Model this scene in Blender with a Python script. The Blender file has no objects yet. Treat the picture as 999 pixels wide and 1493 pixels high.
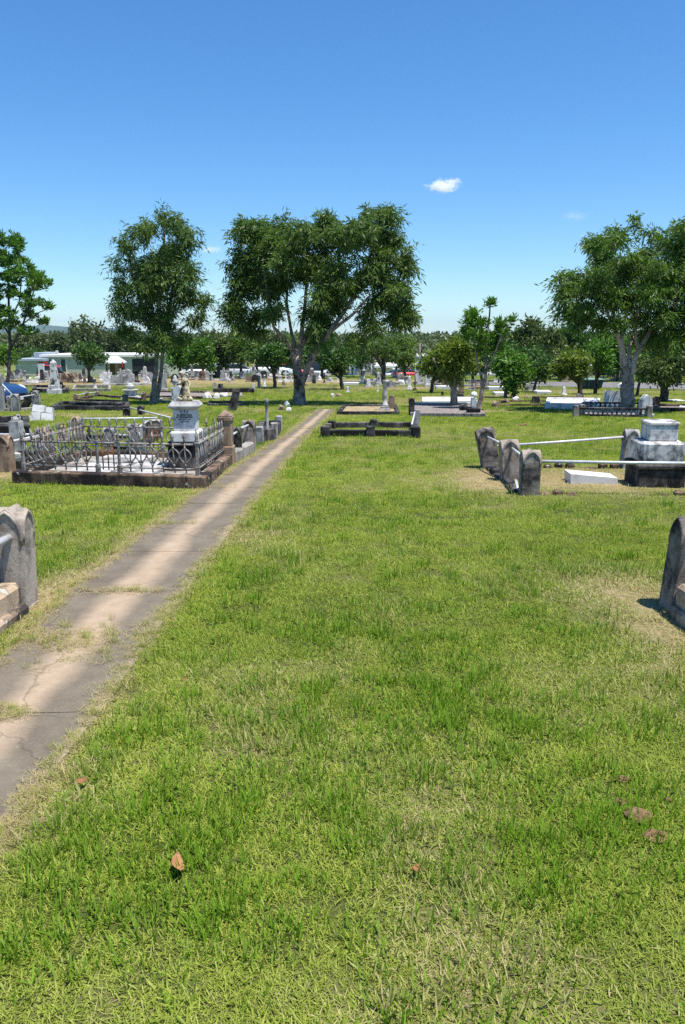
import bpy, bmesh, math, random
import numpy as np
from mathutils import Vector, Matrix, noise as mnoise
random.seed(7); rng = np.random.default_rng(11)
PI = math.pi; R = math.radians
sc = bpy.context.scene; col = sc.collection

# ------------------------------------------------------------------ camera, sky, sun, exposure
EYE = 1.6; PITCH = R(12.7)
cam = bpy.data.cameras.new('camera'); cam.sensor_fit = 'VERTICAL'; cam.sensor_height = 23.6; cam.lens = 18.0
cam.clip_start = 0.05; cam.clip_end = 20000
co = bpy.data.objects.new('camera', cam); col.objects.link(co)
co.location = (0, 0, EYE); co.rotation_euler = (PI/2 - PITCH, 0, 0); sc.camera = co
SUN_EL = 72.0; SUN_AZ = 122.0            # azimuth clockwise from +Y (the way the camera looks)
w = bpy.data.worlds.new('World'); sc.world = w; w.use_nodes = True
wn = w.node_tree.nodes; bg = wn['Background']
sky = wn.new('ShaderNodeTexSky'); sky.sky_type = 'NISHITA'; sky.sun_disc = False
sky.sun_elevation = R(SUN_EL); sky.sun_rotation = R(SUN_AZ); sky.altitude = 60
sky.air_density = 1.0; sky.dust_density = 0.1; sky.ozone_density = 3.0
hs_ = wn.new('ShaderNodeHueSaturation'); hs_.inputs['Saturation'].default_value = 1.15; hs_.inputs['Value'].default_value = 1.0
tint = wn.new('ShaderNodeMix'); tint.data_type = 'RGBA'; tint.blend_type = 'MULTIPLY'; tint.inputs[0].default_value = 1.0; tint.inputs[7].default_value = (.81, .96, 1.12, 1)
w.node_tree.links.new(sky.outputs[0], tint.inputs[6]); w.node_tree.links.new(tint.outputs[2], hs_.inputs['Color']); w.node_tree.links.new(hs_.outputs[0], bg.inputs['Color']); bg.inputs['Strength'].default_value = 0.092
sl = bpy.data.lights.new('sun', 'SUN'); sl.energy = 4.7; sl.angle = R(0.53); sl.color = (1.0, 0.955, 0.88)
so = bpy.data.objects.new('sun', sl); col.objects.link(so)
sd = Vector((math.sin(R(SUN_AZ))*math.cos(R(SUN_EL)), math.cos(R(SUN_AZ))*math.cos(R(SUN_EL)), math.sin(R(SUN_EL))))
so.rotation_euler = sd.to_track_quat('Z', 'Y').to_euler(); so.location = sd*60
vs = sc.view_settings; vs.view_transform = 'Standard'; vs.look = 'None'; vs.exposure = 0.72; vs.gamma = 1.0
sc.cycles.max_bounces = 8; sc.cycles.transparent_max_bounces = 8; sc.cycles.volume_bounces = 6
sc.cycles.use_denoising = False; sc.cycles.sample_clamp_indirect = 3.0

# ------------------------------------------------------------------ terrain and where things stand
FPX = 1139.0
def gz(y):                                # the cemetery lies on a slope that falls away from the camera, then levels out
    y = np.asarray(y, float)
    a = -.035*np.minimum(y, 30)
    t = np.clip(y-30, 0, 30); a = a-(.035*t-.02*t*t/60)
    return a-.015*np.clip(y-60, 0, 740)-.052*np.clip(y-73, 0, 34)
def g(y): return float(gz(y))
def ray(px, py):
    u = (px-499.5)/FPX; v = (746.5-py)/FPX
    return Vector((u, math.cos(PITCH)+v*math.sin(PITCH), -math.sin(PITCH)+v*math.cos(PITCH)))
def at(px, py):                           # ground point seen at a pixel of the 999 x 1493 photograph
    d = ray(px, py); lo = .5
    f = lambda t: EYE+d.z*t-g(d.y*t)
    while f(lo*1.02) > 0 and lo < 9000: lo *= 1.02
    hi = lo*1.02
    for _ in range(40):
        m = (lo+hi)/2
        if f(m) > 0: lo = m
        else: hi = m
    return Vector((d.x*lo, d.y*lo, g(d.y*lo)))
def zdep(p): return p.y*math.cos(PITCH)-(p.z-EYE)*math.sin(PITCH)
def ppm(p): return FPX/zdep(p)
def hgt(p, py):                           # height above p of the point seen at row py
    v = (746.5-py)/FPX; c, s = math.cos(PITCH), math.sin(PITCH)
    return (v*p.y*c-p.y*s)/(c+v*s)+EYE-p.z
def onplane(px, py, y):                   # the point of a pixel's ray at distance y
    d = ray(px, py); t = y/d.y
    return Vector((d.x*t, y, EYE+d.z*t))

# ------------------------------------------------------------------ tags
def tag(o, label=None, cat=None, group=None, kind=None):
    if label: o['label'] = label
    if cat: o['category'] = cat
    if group: o['group'] = group
    if kind: o['kind'] = kind
    return o
def thing(name, label, cat, loc=(0, 0, 0), rz=0, group=None, tilt=None):
    o = bpy.data.objects.new(name, None); col.objects.link(o); o.location = loc
    o.rotation_euler = (tilt[0], tilt[1], rz) if tilt else (0, 0, rz)
    o.empty_display_size = .1
    return tag(o, label, cat, group)
def link(name, me, parent=None, loc=(0, 0, 0), rot=(0, 0, 0), scale=(1, 1, 1)):
    o = bpy.data.objects.new(name, me); col.objects.link(o)
    o.location = loc; o.rotation_euler = rot; o.scale = scale
    if parent: o.parent = parent
    return o

# ------------------------------------------------------------------ mesh collector
class B:
    def __init__(s): s.v = []; s.f = []; s.sm = []
    def add(s, vs, fs, smooth=False, M=None):
        n = len(s.v)
        s.v += [tuple(M @ Vector(p)) for p in vs] if M else [tuple(p) for p in vs]
        s.f += [tuple(i+n for i in f) for f in fs]; s.sm += [smooth]*len(fs); return s
    def box(s, c, size, bev=.012, top=None, rot=0, M=None, seg=1):   # c = centre of the bottom face; top = (sx,sy) of the top face
        bm = bmesh.new(); bmesh.ops.create_cube(bm, size=1)
        sx, sy, sz = size; tx, ty = top if top else (sx, sy)
        for v in bm.verts:
            k = v.co.z > 0
            v.co = Vector((v.co.x*(tx if k else sx), v.co.y*(ty if k else sy), (v.co.z+.5)*sz))
        if bev: bmesh.ops.bevel(bm, geom=bm.edges[:], offset=min(bev, .3*min(sx, sy, sz, tx, ty)), segments=seg, affect='EDGES', profile=.6)
        m = Matrix.Translation(c) @ Matrix.Rotation(rot, 4, 'Z')
        if M: m = M @ m
        bm.verts.index_update()
        s.add([m @ v.co for v in bm.verts], [[v.index for v in f.verts] for f in bm.faces]); bm.free(); return s
    def prism(s, prof, y0, y1, M=None):   # prof: (x,z) outline, anticlockwise seen from -Y
        n = len(prof)
        vs = [(x, y0, z) for x, z in prof]+[(x, y1, z) for x, z in prof]
        fs = [tuple(range(n)), tuple(range(2*n-1, n-1, -1))]+[(i, i+n, (i+1) % n+n, (i+1) % n) for i in range(n)]
        return s.add(vs, fs, False, M)
    def lathe(s, prof, n=12, c=(0, 0, 0), smooth=True, M=None):
        vs = []; fs = []; c = Vector(c)
        for r, z in prof:
            for k in range(n): a = 2*PI*k/n; vs.append(c+Vector((r*math.cos(a), r*math.sin(a), z)))
        for j in range(len(prof)-1):
            for k in range(n):
                k2 = (k+1) % n; fs.append((j*n+k, j*n+k2, (j+1)*n+k2, (j+1)*n+k))
        fs.append(tuple(range(n-1, -1, -1))); fs.append(tuple((len(prof)-1)*n+k for k in range(n)))
        return s.add(vs, fs, smooth, M)
    def tube(s, pts, rad, n=8, smooth=True):
        pts = [Vector(p) for p in pts]; m = len(pts)
        rad = rad if hasattr(rad, '__len__') else [rad]*m
        vs = []; fs = []; prev = None
        for i, p in enumerate(pts):
            t = (pts[min(i+1, m-1)]-pts[max(i-1, 0)]).normalized()
            if prev is None: a = t.orthogonal().normalized()
            else:
                a = prev-t*prev.dot(t); a = a.normalized() if a.length > 1e-6 else t.orthogonal().normalized()
            prev = a; b = t.cross(a)
            for k in range(n):
                q = 2*PI*k/n; vs.append(p+(a*math.cos(q)+b*math.sin(q))*rad[i])
        for i in range(m-1):
            for k in range(n):
                k2 = (k+1) % n; fs.append((i*n+k, i*n+k2, (i+1)*n+k2, (i+1)*n+k))
        fs.append(tuple(range(n-1, -1, -1))); fs.append(tuple((m-1)*n+k for k in range(n)))
        return s.add(vs, fs, smooth)
    def rock(s, c, size, seed=0, sub=2, rough=.25, smooth=False, flat=.0):
        bm = bmesh.new(); bmesh.ops.create_icosphere(bm, subdivisions=sub, radius=1)
        off = Vector((seed*3.7, seed*1.3, seed*2.1))
        for v in bm.verts:
            d = 1+rough*(mnoise.noise(v.co*1.3+off)*1.6+mnoise.noise(v.co*3.1+off)*.5)
            p = v.co*d
            p.z = max(p.z, -.3)
            v.co = Vector((p.x*size[0], p.y*size[1], p.z*size[2]))+Vector(c)
        bm.verts.index_update()
        s.add([v.co.copy() for v in bm.verts], [[v.index for v in f.verts] for f in bm.faces], smooth); bm.free(); return s
    def jitter(s, amt, sc_=3.0, seed=0.0):
        o = Vector((seed, seed*1.7, seed*.6)); out = []
        for p in s.v:
            p = Vector(p); n = mnoise.noise_vector(p*sc_+o)*amt+mnoise.noise_vector(p*sc_*4+o)*amt*.4
            out.append(tuple(p+n))
        s.v = out; return s
    def mesh(s, name, mat, subdiv=0):
        me = bpy.data.meshes.new(name); me.from_pydata(s.v, [], s.f); me.update()
        me.polygons.foreach_set('use_smooth', s.sm)
        if mat: me.materials.append(mat)
        if subdiv:
            bm = bmesh.new(); bm.from_mesh(me)
            bmesh.ops.triangulate(bm, faces=[f for f in bm.faces if len(f.verts) > 4])
            bmesh.ops.subdivide_edges(bm, edges=bm.edges[:], cuts=subdiv, use_grid_fill=True)
            bm.to_mesh(me); bm.free()
        return me
    def obj(s, name, mat, parent=None, loc=(0, 0, 0), rot=(0, 0, 0)):
        return link(name, s.mesh(name, mat), parent, loc, rot)
def np_mesh(name, V, F, mat, attrs=None, smooth=False):        # V (n,3), F (m,k)
    V = np.asarray(V, np.float32); F = np.asarray(F, np.int32); m, k = F.shape
    me = bpy.data.meshes.new(name); me.vertices.add(len(V)); me.loops.add(m*k); me.polygons.add(m)
    me.vertices.foreach_set('co', V.ravel()); me.loops.foreach_set('vertex_index', F.ravel())
    me.polygons.foreach_set('loop_start', np.arange(0, m*k, k, dtype=np.int32))
    me.polygons.foreach_set('use_smooth', np.full(m, smooth)); me.update(calc_edges=True)
    for nm, (dom, arr) in (attrs or {}).items():
        a = me.attributes.new(nm, 'FLOAT', dom); a.data.foreach_set('value', np.asarray(arr, np.float32))
    if mat: me.materials.append(mat)
    return me

# ------------------------------------------------------------------ materials
def nd(nt, t, ins=None, **props):
    n = nt.nodes.new(t)
    for k, v in props.items(): setattr(n, k, v)
    for k, v in (ins or {}).items():
        s = n.inputs[k]
        if isinstance(v, bpy.types.NodeSocket): nt.links.new(v, s)
        else: s.default_value = v
    return n
def c4(c): return (c[0], c[1], c[2], 1)
def new_mat(name):
    m = bpy.data.materials.new(name); m.use_nodes = True; nt = m.node_tree
    return m, nt, nt.nodes['Principled BSDF']
def ramp(nt, fac, stops):
    r = nd(nt, 'ShaderNodeValToRGB', {'Fac': fac}); e = r.color_ramp.elements
    while len(e) < len(stops): e.new(.5)
    for i, (p, c) in enumerate(stops): e[i].position = p; e[i].color = c4(c) if hasattr(c, '__len__') else (c, c, c, 1)
    return r.outputs[0]
def mix(nt, fac, a, b, mode='MIX'):
    n = nd(nt, 'ShaderNodeMix', None, data_type='RGBA', blend_type=mode)
    for i, v in ((0, fac), (6, a), (7, b)):
        if isinstance(v, bpy.types.NodeSocket): nt.links.new(v, n.inputs[i])
        else: n.inputs[i].default_value = c4(v) if hasattr(v, '__len__') else v
    return n.outputs[2]
def coords(nt, scale=(1, 1, 1), rnd=True):
    tc = nd(nt, 'ShaderNodeTexCoord'); src = tc.outputs['Object']
    if rnd:
        oi = nd(nt, 'ShaderNodeObjectInfo'); m = nd(nt, 'ShaderNodeMath', {0: oi.outputs['Random'], 1: 37.0}, operation='MULTIPLY')
        a = nd(nt, 'ShaderNodeVectorMath', {0: src, 1: m.outputs[0]}, operation='ADD'); src = a.outputs[0]
    mp = nd(nt, 'ShaderNodeMapping', {'Vector': src, 'Scale': scale}); return mp.outputs[0]
def noise(nt, vec, scale, detail=5, rough=.6):
    return nd(nt, 'ShaderNodeTexNoise', {'Vector': vec, 'Scale': scale, 'Detail': detail, 'Roughness': rough}).outputs['Fac']
def stone_mat(name, base, dark, amt=.5, streak=.5, light=None, sc_=2.2, rough=.88, bump=.35, lichen=None):
    m, nt, p = new_mat(name); v = coords(nt); vs_ = coords(nt, (7, 7, .7))
    a = noise(nt, v, sc_, 9, .68); b = noise(nt, vs_, 1.6, 6, .6); f = noise(nt, v, 45, 4, .7)
    c = mix(nt, ramp(nt, noise(nt, v, sc_*2.6, 6, .6), [(.32, 0), (.7, 1)]), base, light or tuple(min(.9, x*1.35) for x in base))
    k = ramp(nt, a, [(.62-.32*amt, 0), (.72-.22*amt, 1)])
    c = mix(nt, k, c, dark)
    s2 = ramp(nt, b, [(.66-.22*streak, 0), (.82-.2*streak, 1)])
    s3 = nd(nt, 'ShaderNodeMath', {0: s2, 1: .85 if streak > 0 else 0}, operation='MULTIPLY').outputs[0]
    c = mix(nt, s3, c, tuple(x*.9 for x in dark))
    if lichen:
        l = ramp(nt, noise(nt, v, sc_*4, 3, .5), [(.64, 0), (.68, 1)]); c = mix(nt, l, c, lichen)
    c = mix(nt, .5, c, ramp(nt, f, [(.25, .62), (.75, 1.0)]), 'MULTIPLY')
    nt.links.new(c, p.inputs['Base Color']); p.inputs['Roughness'].default_value = rough; p.inputs['Specular IOR Level'].default_value = .25
    h = nd(nt, 'ShaderNodeMath', {0: f, 1: a}, operation='ADD').outputs[0]
    bn = nd(nt, 'ShaderNodeBump', {'Height': h, 'Strength': bump, 'Distance': .012}); nt.links.new(bn.outputs[0], p.inputs['Normal'])
    return m
def plain_mat(name, c, rough=.5, metal=0, var=.25, sc_=6, c2=None, bump=0):
    m, nt, p = new_mat(name); v = coords(nt); n = noise(nt, v, sc_, 6, .6)
    cc = mix(nt, ramp(nt, n, [(.35, 0), (.68, 1)]), c, c2 or tuple(x*(1-var) for x in c))
    nt.links.new(cc, p.inputs['Base Color']); p.inputs['Roughness'].default_value = rough; p.inputs['Metallic'].default_value = metal
    p.inputs['Specular IOR Level'].default_value = .3
    if bump: nt.links.new(nd(nt, 'ShaderNodeBump', {'Height': n, 'Strength': bump, 'Distance': .02}).outputs[0], p.inputs['Normal'])
    return m
def leaf_mat(name, a, b, hi=None, trans=.3, rough=.45):
    m, nt, p = new_mat(name)
    r = nd(nt, 'ShaderNodeAttribute', None, attribute_name='rnd').outputs['Fac']
    c = ramp(nt, r, [(0, a), (.75, b), (.985, b), (1.0, hi or b)])
    nt.links.new(c, p.inputs['Base Color']); p.inputs['Roughness'].default_value = rough; p.inputs['Specular IOR Level'].default_value = .35
    t = nd(nt, 'ShaderNodeBsdfTranslucent', {'Color': mix(nt, 1.0, c, (1.5, 1.6, .6), 'MULTIPLY')})
    mx = nd(nt, 'ShaderNodeMixShader', {0: trans, 1: p.outputs[0], 2: t.outputs[0]})
    nt.links.new(mx.outputs[0], nt.nodes['Material Output'].inputs['Surface'])
    return m
M = {}
M['sandstone'] = stone_mat('weathered_sandstone', (.28, .225, .18), (.04, .037, .035), .48, .6, (.42, .36, .31))
M['palesand'] = stone_mat('pale_weathered_sandstone', (.40, .335, .265), (.085, .075, .065), .40, .5, (.52, .455, .385))
M['tanstone'] = stone_mat('tan_kerb_stone', (.44, .32, .21), (.05, .042, .036), .5, .6, (.58, .45, .33), lichen=(.45, .46, .38))
M['brownstone'] = stone_mat('brown_sandstone', (.27, .19, .13), (.07, .045, .035), .45, .6, (.36, .27, .19))
M['greystone'] = stone_mat('grey_stone', (.30, .29, .27), (.06, .058, .055), .45, .5, (.42, .41, .39))
M['darkstone'] = stone_mat('black_stained_stone', (.075, .07, .065), (.014, .013, .013), .75, .6, (.22, .2, .18))
M['marble'] = stone_mat('white_marble', (.66, .65, .625), (.26, .25, .25), .16, .3, (.76, .755, .735), rough=.55, bump=.1)
M['stained_marble'] = stone_mat('stained_marble', (.58, .57, .55), (.05, .05, .052), .4, .5, (.72, .71, .69), sc_=3.5, bump=.2, rough=.6)
M['old_marble'] = stone_mat('grey_marble', (.40, .39, .37), (.12, .118, .115), .38, .45, (.56, .55, .53), bump=.2)
M['statue'] = stone_mat('yellowed_statue_marble', (.52, .40, .14), (.028, .026, .028), .62, .3, (.66, .62, .5), sc_=5, bump=.2, rough=.6)
M['concrete'] = stone_mat('grave_concrete', (.28, .255, .22), (.09, .08, .07), .4, .3, (.40, .37, .33))
M['rustystone'] = stone_mat('rust_brown_kerb', (.17, .11, .075), (.022, .018, .016), .7, .7, (.30, .20, .13), lichen=(.42, .4, .33))
M['pipe'] = plain_mat('galvanised_pipe', (.66, .67, .67), .4, .1, .2, 9, (.46, .46, .45))
M['iron'] = plain_mat('grey_painted_cast_iron', (.31, .315, .31), .5, .1, .4, 14, (.13, .085, .055), .3)
M['rust'] = plain_mat('rusty_iron', (.22, .085, .035), .85, 0, .5, 20, (.1, .04, .02), .4)
M['letter'] = plain_mat('black_lead_lettering', (.03, .03, .032), .6)
M['straw_bed'] = stone_mat('dry_soil_bed', (.33, .26, .15), (.14, .11, .06), .4, 0, (.42, .34, .2), sc_=5, bump=.6)
M['gravel'] = stone_mat('grey_gravel_bed', (.22, .19, .17), (.09, .08, .07), .4, 0, (.32, .28, .26), sc_=9, bump=.8)
M['asphalt'] = stone_mat('asphalt', (.17, .165, .16), (.1, .1, .1), .4, 0, (.22, .215, .21), sc_=1.2, bump=.3)
M['bark'] = stone_mat('grey_fibrous_bark', (.25, .195, .15), (.05, .038, .03), .38, .6, (.50, .41, .33), sc_=3, bump=1.0)
M['palebark'] = stone_mat('pale_peeling_bark', (.52, .38, .29), (.10, .075, .06), .3, .4, (.68, .6, .53), sc_=3, bump=.8)
M['darkbark'] = stone_mat('dark_bark', (.10, .08, .06), (.03, .025, .02), .5, .5, (.17, .14, .11), sc_=4, bump=.8)
M['leaf_gum'] = leaf_mat('gum_leaf', (.036, .074, .014), (.125, .205, .036), (.2, .19, .04), .32)
M['leaf_gum_green'] = leaf_mat('green_gum_leaf', (.036, .08, .012), (.13, .22, .028), (.2, .2, .03), .32)
M['leaf_dark'] = leaf_mat('dark_leaf', (.022, .06, .01), (.07, .15, .02), (.1, .16, .03), .22)
M['leaf_bright'] = leaf_mat('bright_leaf', (.04, .10, .012), (.105, .225, .022), (.2, .24, .05), .3)
M['leaf_yellow'] = leaf_mat('yellow_green_leaf', (.05, .095, .012), (.17, .23, .022), (.26, .24, .04), .28)
M['leaf_olive'] = leaf_mat('olive_leaf', (.045, .075, .02), (.11, .155, .034), (.13, .14, .05), .22)
M['leaf_far'] = leaf_mat('far_leaf', (.04, .062, .02), (.10, .13, .038), (.14, .14, .06), .2)

# ------------------------------------------------------------------ value noise shared by the ground cover and the grass
_lat = rng.random((256, 256))
def vnoise(x, y, s):
    x = np.asarray(x)/s+50; y = np.asarray(y)/s+50
    xi = np.floor(x).astype(int); yi = np.floor(y).astype(int); fx = x-xi; fy = y-yi
    fx = fx*fx*(3-2*fx); fy = fy*fy*(3-2*fy); L = lambda a, b: _lat[a % 256, b % 256]
    return (L(xi, yi)*(1-fx)+L(xi+1, yi)*fx)*(1-fy)+(L(xi, yi+1)*(1-fx)+L(xi+1, yi+1)*fx)*fy
def fbm(x, y, s): return .5*vnoise(x, y, s)+.3*vnoise(x+7, y-3, s*.47)+.2*vnoise(x-5, y+11, s*.21)

# path edges, read off the photograph and carried on past the frame
PL = [(455, 603), (420, 631), (350, 674), (300, 708), (205, 778), (98, 862), (0, 958)]
PR = [(482, 604), (440, 646), (400, 700), (330, 782), (270, 866), (218, 936), (136, 1052), (0, 1228)]
def edge(pts):
    w_ = [at(*p) for p in pts]; w_.sort(key=lambda p: p.y)
    ys = np.array([p.y for p in w_]); xs = np.array([p.x for p in w_])
    s0 = (xs[2]-xs[0])/(ys[2]-ys[0]); ys = np.r_[-3, ys, 30.5]; xs = np.r_[xs[0]+s0*(-3-ys[1]), xs, xs[-1]+.06*4]
    return lambda y: np.interp(y, ys, xs)
pathL, pathR = edge(PL), edge(PR)
PATH_END = 28.6

PLOTS = []                                # quads (world xy) where no grass grows
def inquad(x, y, q):
    r = np.ones(np.shape(x), bool)
    a = sum(q[i][0]*q[(i+1) % 4][1]-q[(i+1) % 4][0]*q[i][1] for i in range(4))
    for i in range(4):
        (x0, y0), (x1, y1) = q[i], q[(i+1) % 4]
        r &= ((x1-x0)*(y-y0)-(y1-y0)*(x-x0))*(1 if a > 0 else -1) > 0
    return r
DRY = []                                  # x, y, rx, ry, strength of dry patches
def dryp(px, py, rx, ry, s=1): p = at(px, py); DRY.append((p.x, p.y, rx, ry, s))
for a in [(945, 875, .6, .5, .75), (985, 930, .4, .5, .85), (900, 845, .7, .5, .4), (855, 700, 2.1, 1.35, 1.15), (700, 700, .4, 1.5, .6), (70, 870, .5, .5, .8),
          (15, 690, .8, 1.2, .9), (150, 840, .35, .8, .7), (130, 607, 1.8, .8, .55), (225, 604, 1.2, .7, .6), (90, 605, 1.5, 1, .5), (640, 585, 4, 1.2, .8), (700, 600, 1.5, 1, .8), (610, 590, 2, .8, .7),
          (560, 566, 8, 2.5, .5), (500, 557, 14, 4, .7), (350, 556, 14, 4, .65), (300, 562, 8, 3, .6), (120, 556, 9, 4, .75), (60, 560, 6, 4, .8), (760, 578, 5, 2, .7),
          (850, 572, 10, 2, .55), (180, 552, 9, 4, .6), (250, 556, 6, 3, .6), (670, 565, 6, 2, .4), (960, 580, 4, 2, .45), (640, 555, 10, 3, .4), (860, 1000, .6, .5, .35), (60, 1160, .3, .4, .6), (480, 1470, 1.0, .3, .10), (120, 1440, .6, .3, .12), (880, 1420, .7, .35, .12)]: dryp(*a)
def dryness(x, y):
    x = np.asarray(x, float); y = np.asarray(y, float)
    d = np.clip((fbm(x, y, 3.1)-.60)*2.0, 0, .35)+np.clip((fbm(x+31, y+9, .8)-.60)*2.4, 0, .32)
    for (cx, cy, rx, ry, s) in DRY:
        q = ((x-cx)/rx)**2+((y-cy)/ry)**2; d = d+s*np.exp(-q*1.2)
    l, r = pathL(y), pathR(y)
    e = np.where(x < (l+r)/2, l-x, x-r); ok = (y < PATH_END)
    d = d+np.where(ok, np.where(x < (l+r)/2, 1.0, .8)*np.exp(-np.clip(e, 0, 9)/np.where(x < (l+r)/2, .06, .03)), 0)
    return np.clip(d, 0, 1.15)

# ------------------------------------------------------------------ ground sheet
def ground():
    ys = np.r_[np.arange(-40, -2, 4), np.arange(-2, 12, .14), np.arange(12, 34, .3), np.arange(34, 80, .8), np.arange(80, 180, 4), np.geomspace(185, 7000, 30)]
    t = np.linspace(-1, 1, 171); xs = np.sign(t)*(30*np.abs(t)+6970*np.abs(t)**7)
    X, Y = np.meshgrid(xs, ys); Z = gz(Y)+np.where(Y < 60, .018*(fbm(X, Y, 1.1)-.5), 0)
    on = (X > pathL(Y)-.1) & (X < pathR(Y)+.1) & (Y < PATH_END)
    Z = np.where(on, gz(Y)-.008, Z)
    V = np.c_[X.ravel(), Y.ravel(), Z.ravel()]; nx, ny = len(xs), len(ys)
    i = (np.arange(ny-1)[:, None]*nx+np.arange(nx-1)[None, :]).ravel()
    F = np.c_[i, i+1, i+nx+1, i+nx]
    m, nt, p = new_mat('turf_ground')
    d = nd(nt, 'ShaderNodeAttribute', None, attribute_name='dry').outputs['Fac']
    geo = nd(nt, 'ShaderNodeNewGeometry').outputs['Position']
    n1 = noise(nt, geo, .35, 6, .65); n2 = noise(nt, geo, 9, 5, .7)
    n3 = noise(nt, nd(nt, 'ShaderNodeMapping', {'Vector': geo, 'Scale': (1, .35, 1)}).outputs[0], 1.7, 6, .7)
    green = mix(nt, ramp(nt, n1, [(.35, 0), (.65, 1)]), (.04, .055, .014), (.055, .07, .018))  # soil under the blades, coloured darker to paint shade into the gaps between them
    green = mix(nt, ramp(nt, n3, [(.4, 0), (.7, .7)]), green, (.10, .125, .03))
    far_ = nd(nt, 'ShaderNodeAttribute', None, attribute_name='bladed').outputs['Fac']
    green = mix(nt, far_, mix(nt, ramp(nt, n1, [(.35, 0), (.65, 1)]), (.11, .165, .026), (.15, .20, .04)), green)
    dry = mix(nt, ramp(nt, n3, [(.35, 0), (.65, 1)]), (.26, .20, .10), (.34, .27, .16))
    c = mix(nt, d, green, dry)
    c = mix(nt, .6, c, ramp(nt, n2, [(.3, .55), (.7, 1.0)]), 'MULTIPLY')
    nt.links.new(c, p.inputs['Base Color']); p.inputs['Roughness'].default_value = .95; p.inputs['Specular IOR Level'].default_value = .1
    nt.links.new(nd(nt, 'ShaderNodeBump', {'Height': n2, 'Strength': .8, 'Distance': .03}).outputs[0], p.inputs['Normal'])
    me = np_mesh('ground', V, F, m, {'bladed': ('POINT', np.clip((95-Y.ravel())/45, 0, 1)), 'dry': ('POINT', np.where(Y.ravel() < 160, dryness(X.ravel(), Y.ravel()), .25))}, True)
    tag(link('ground', me), 'grassy ground of the cemetery falling gently away', None, None, 'structure')
ground()

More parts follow.
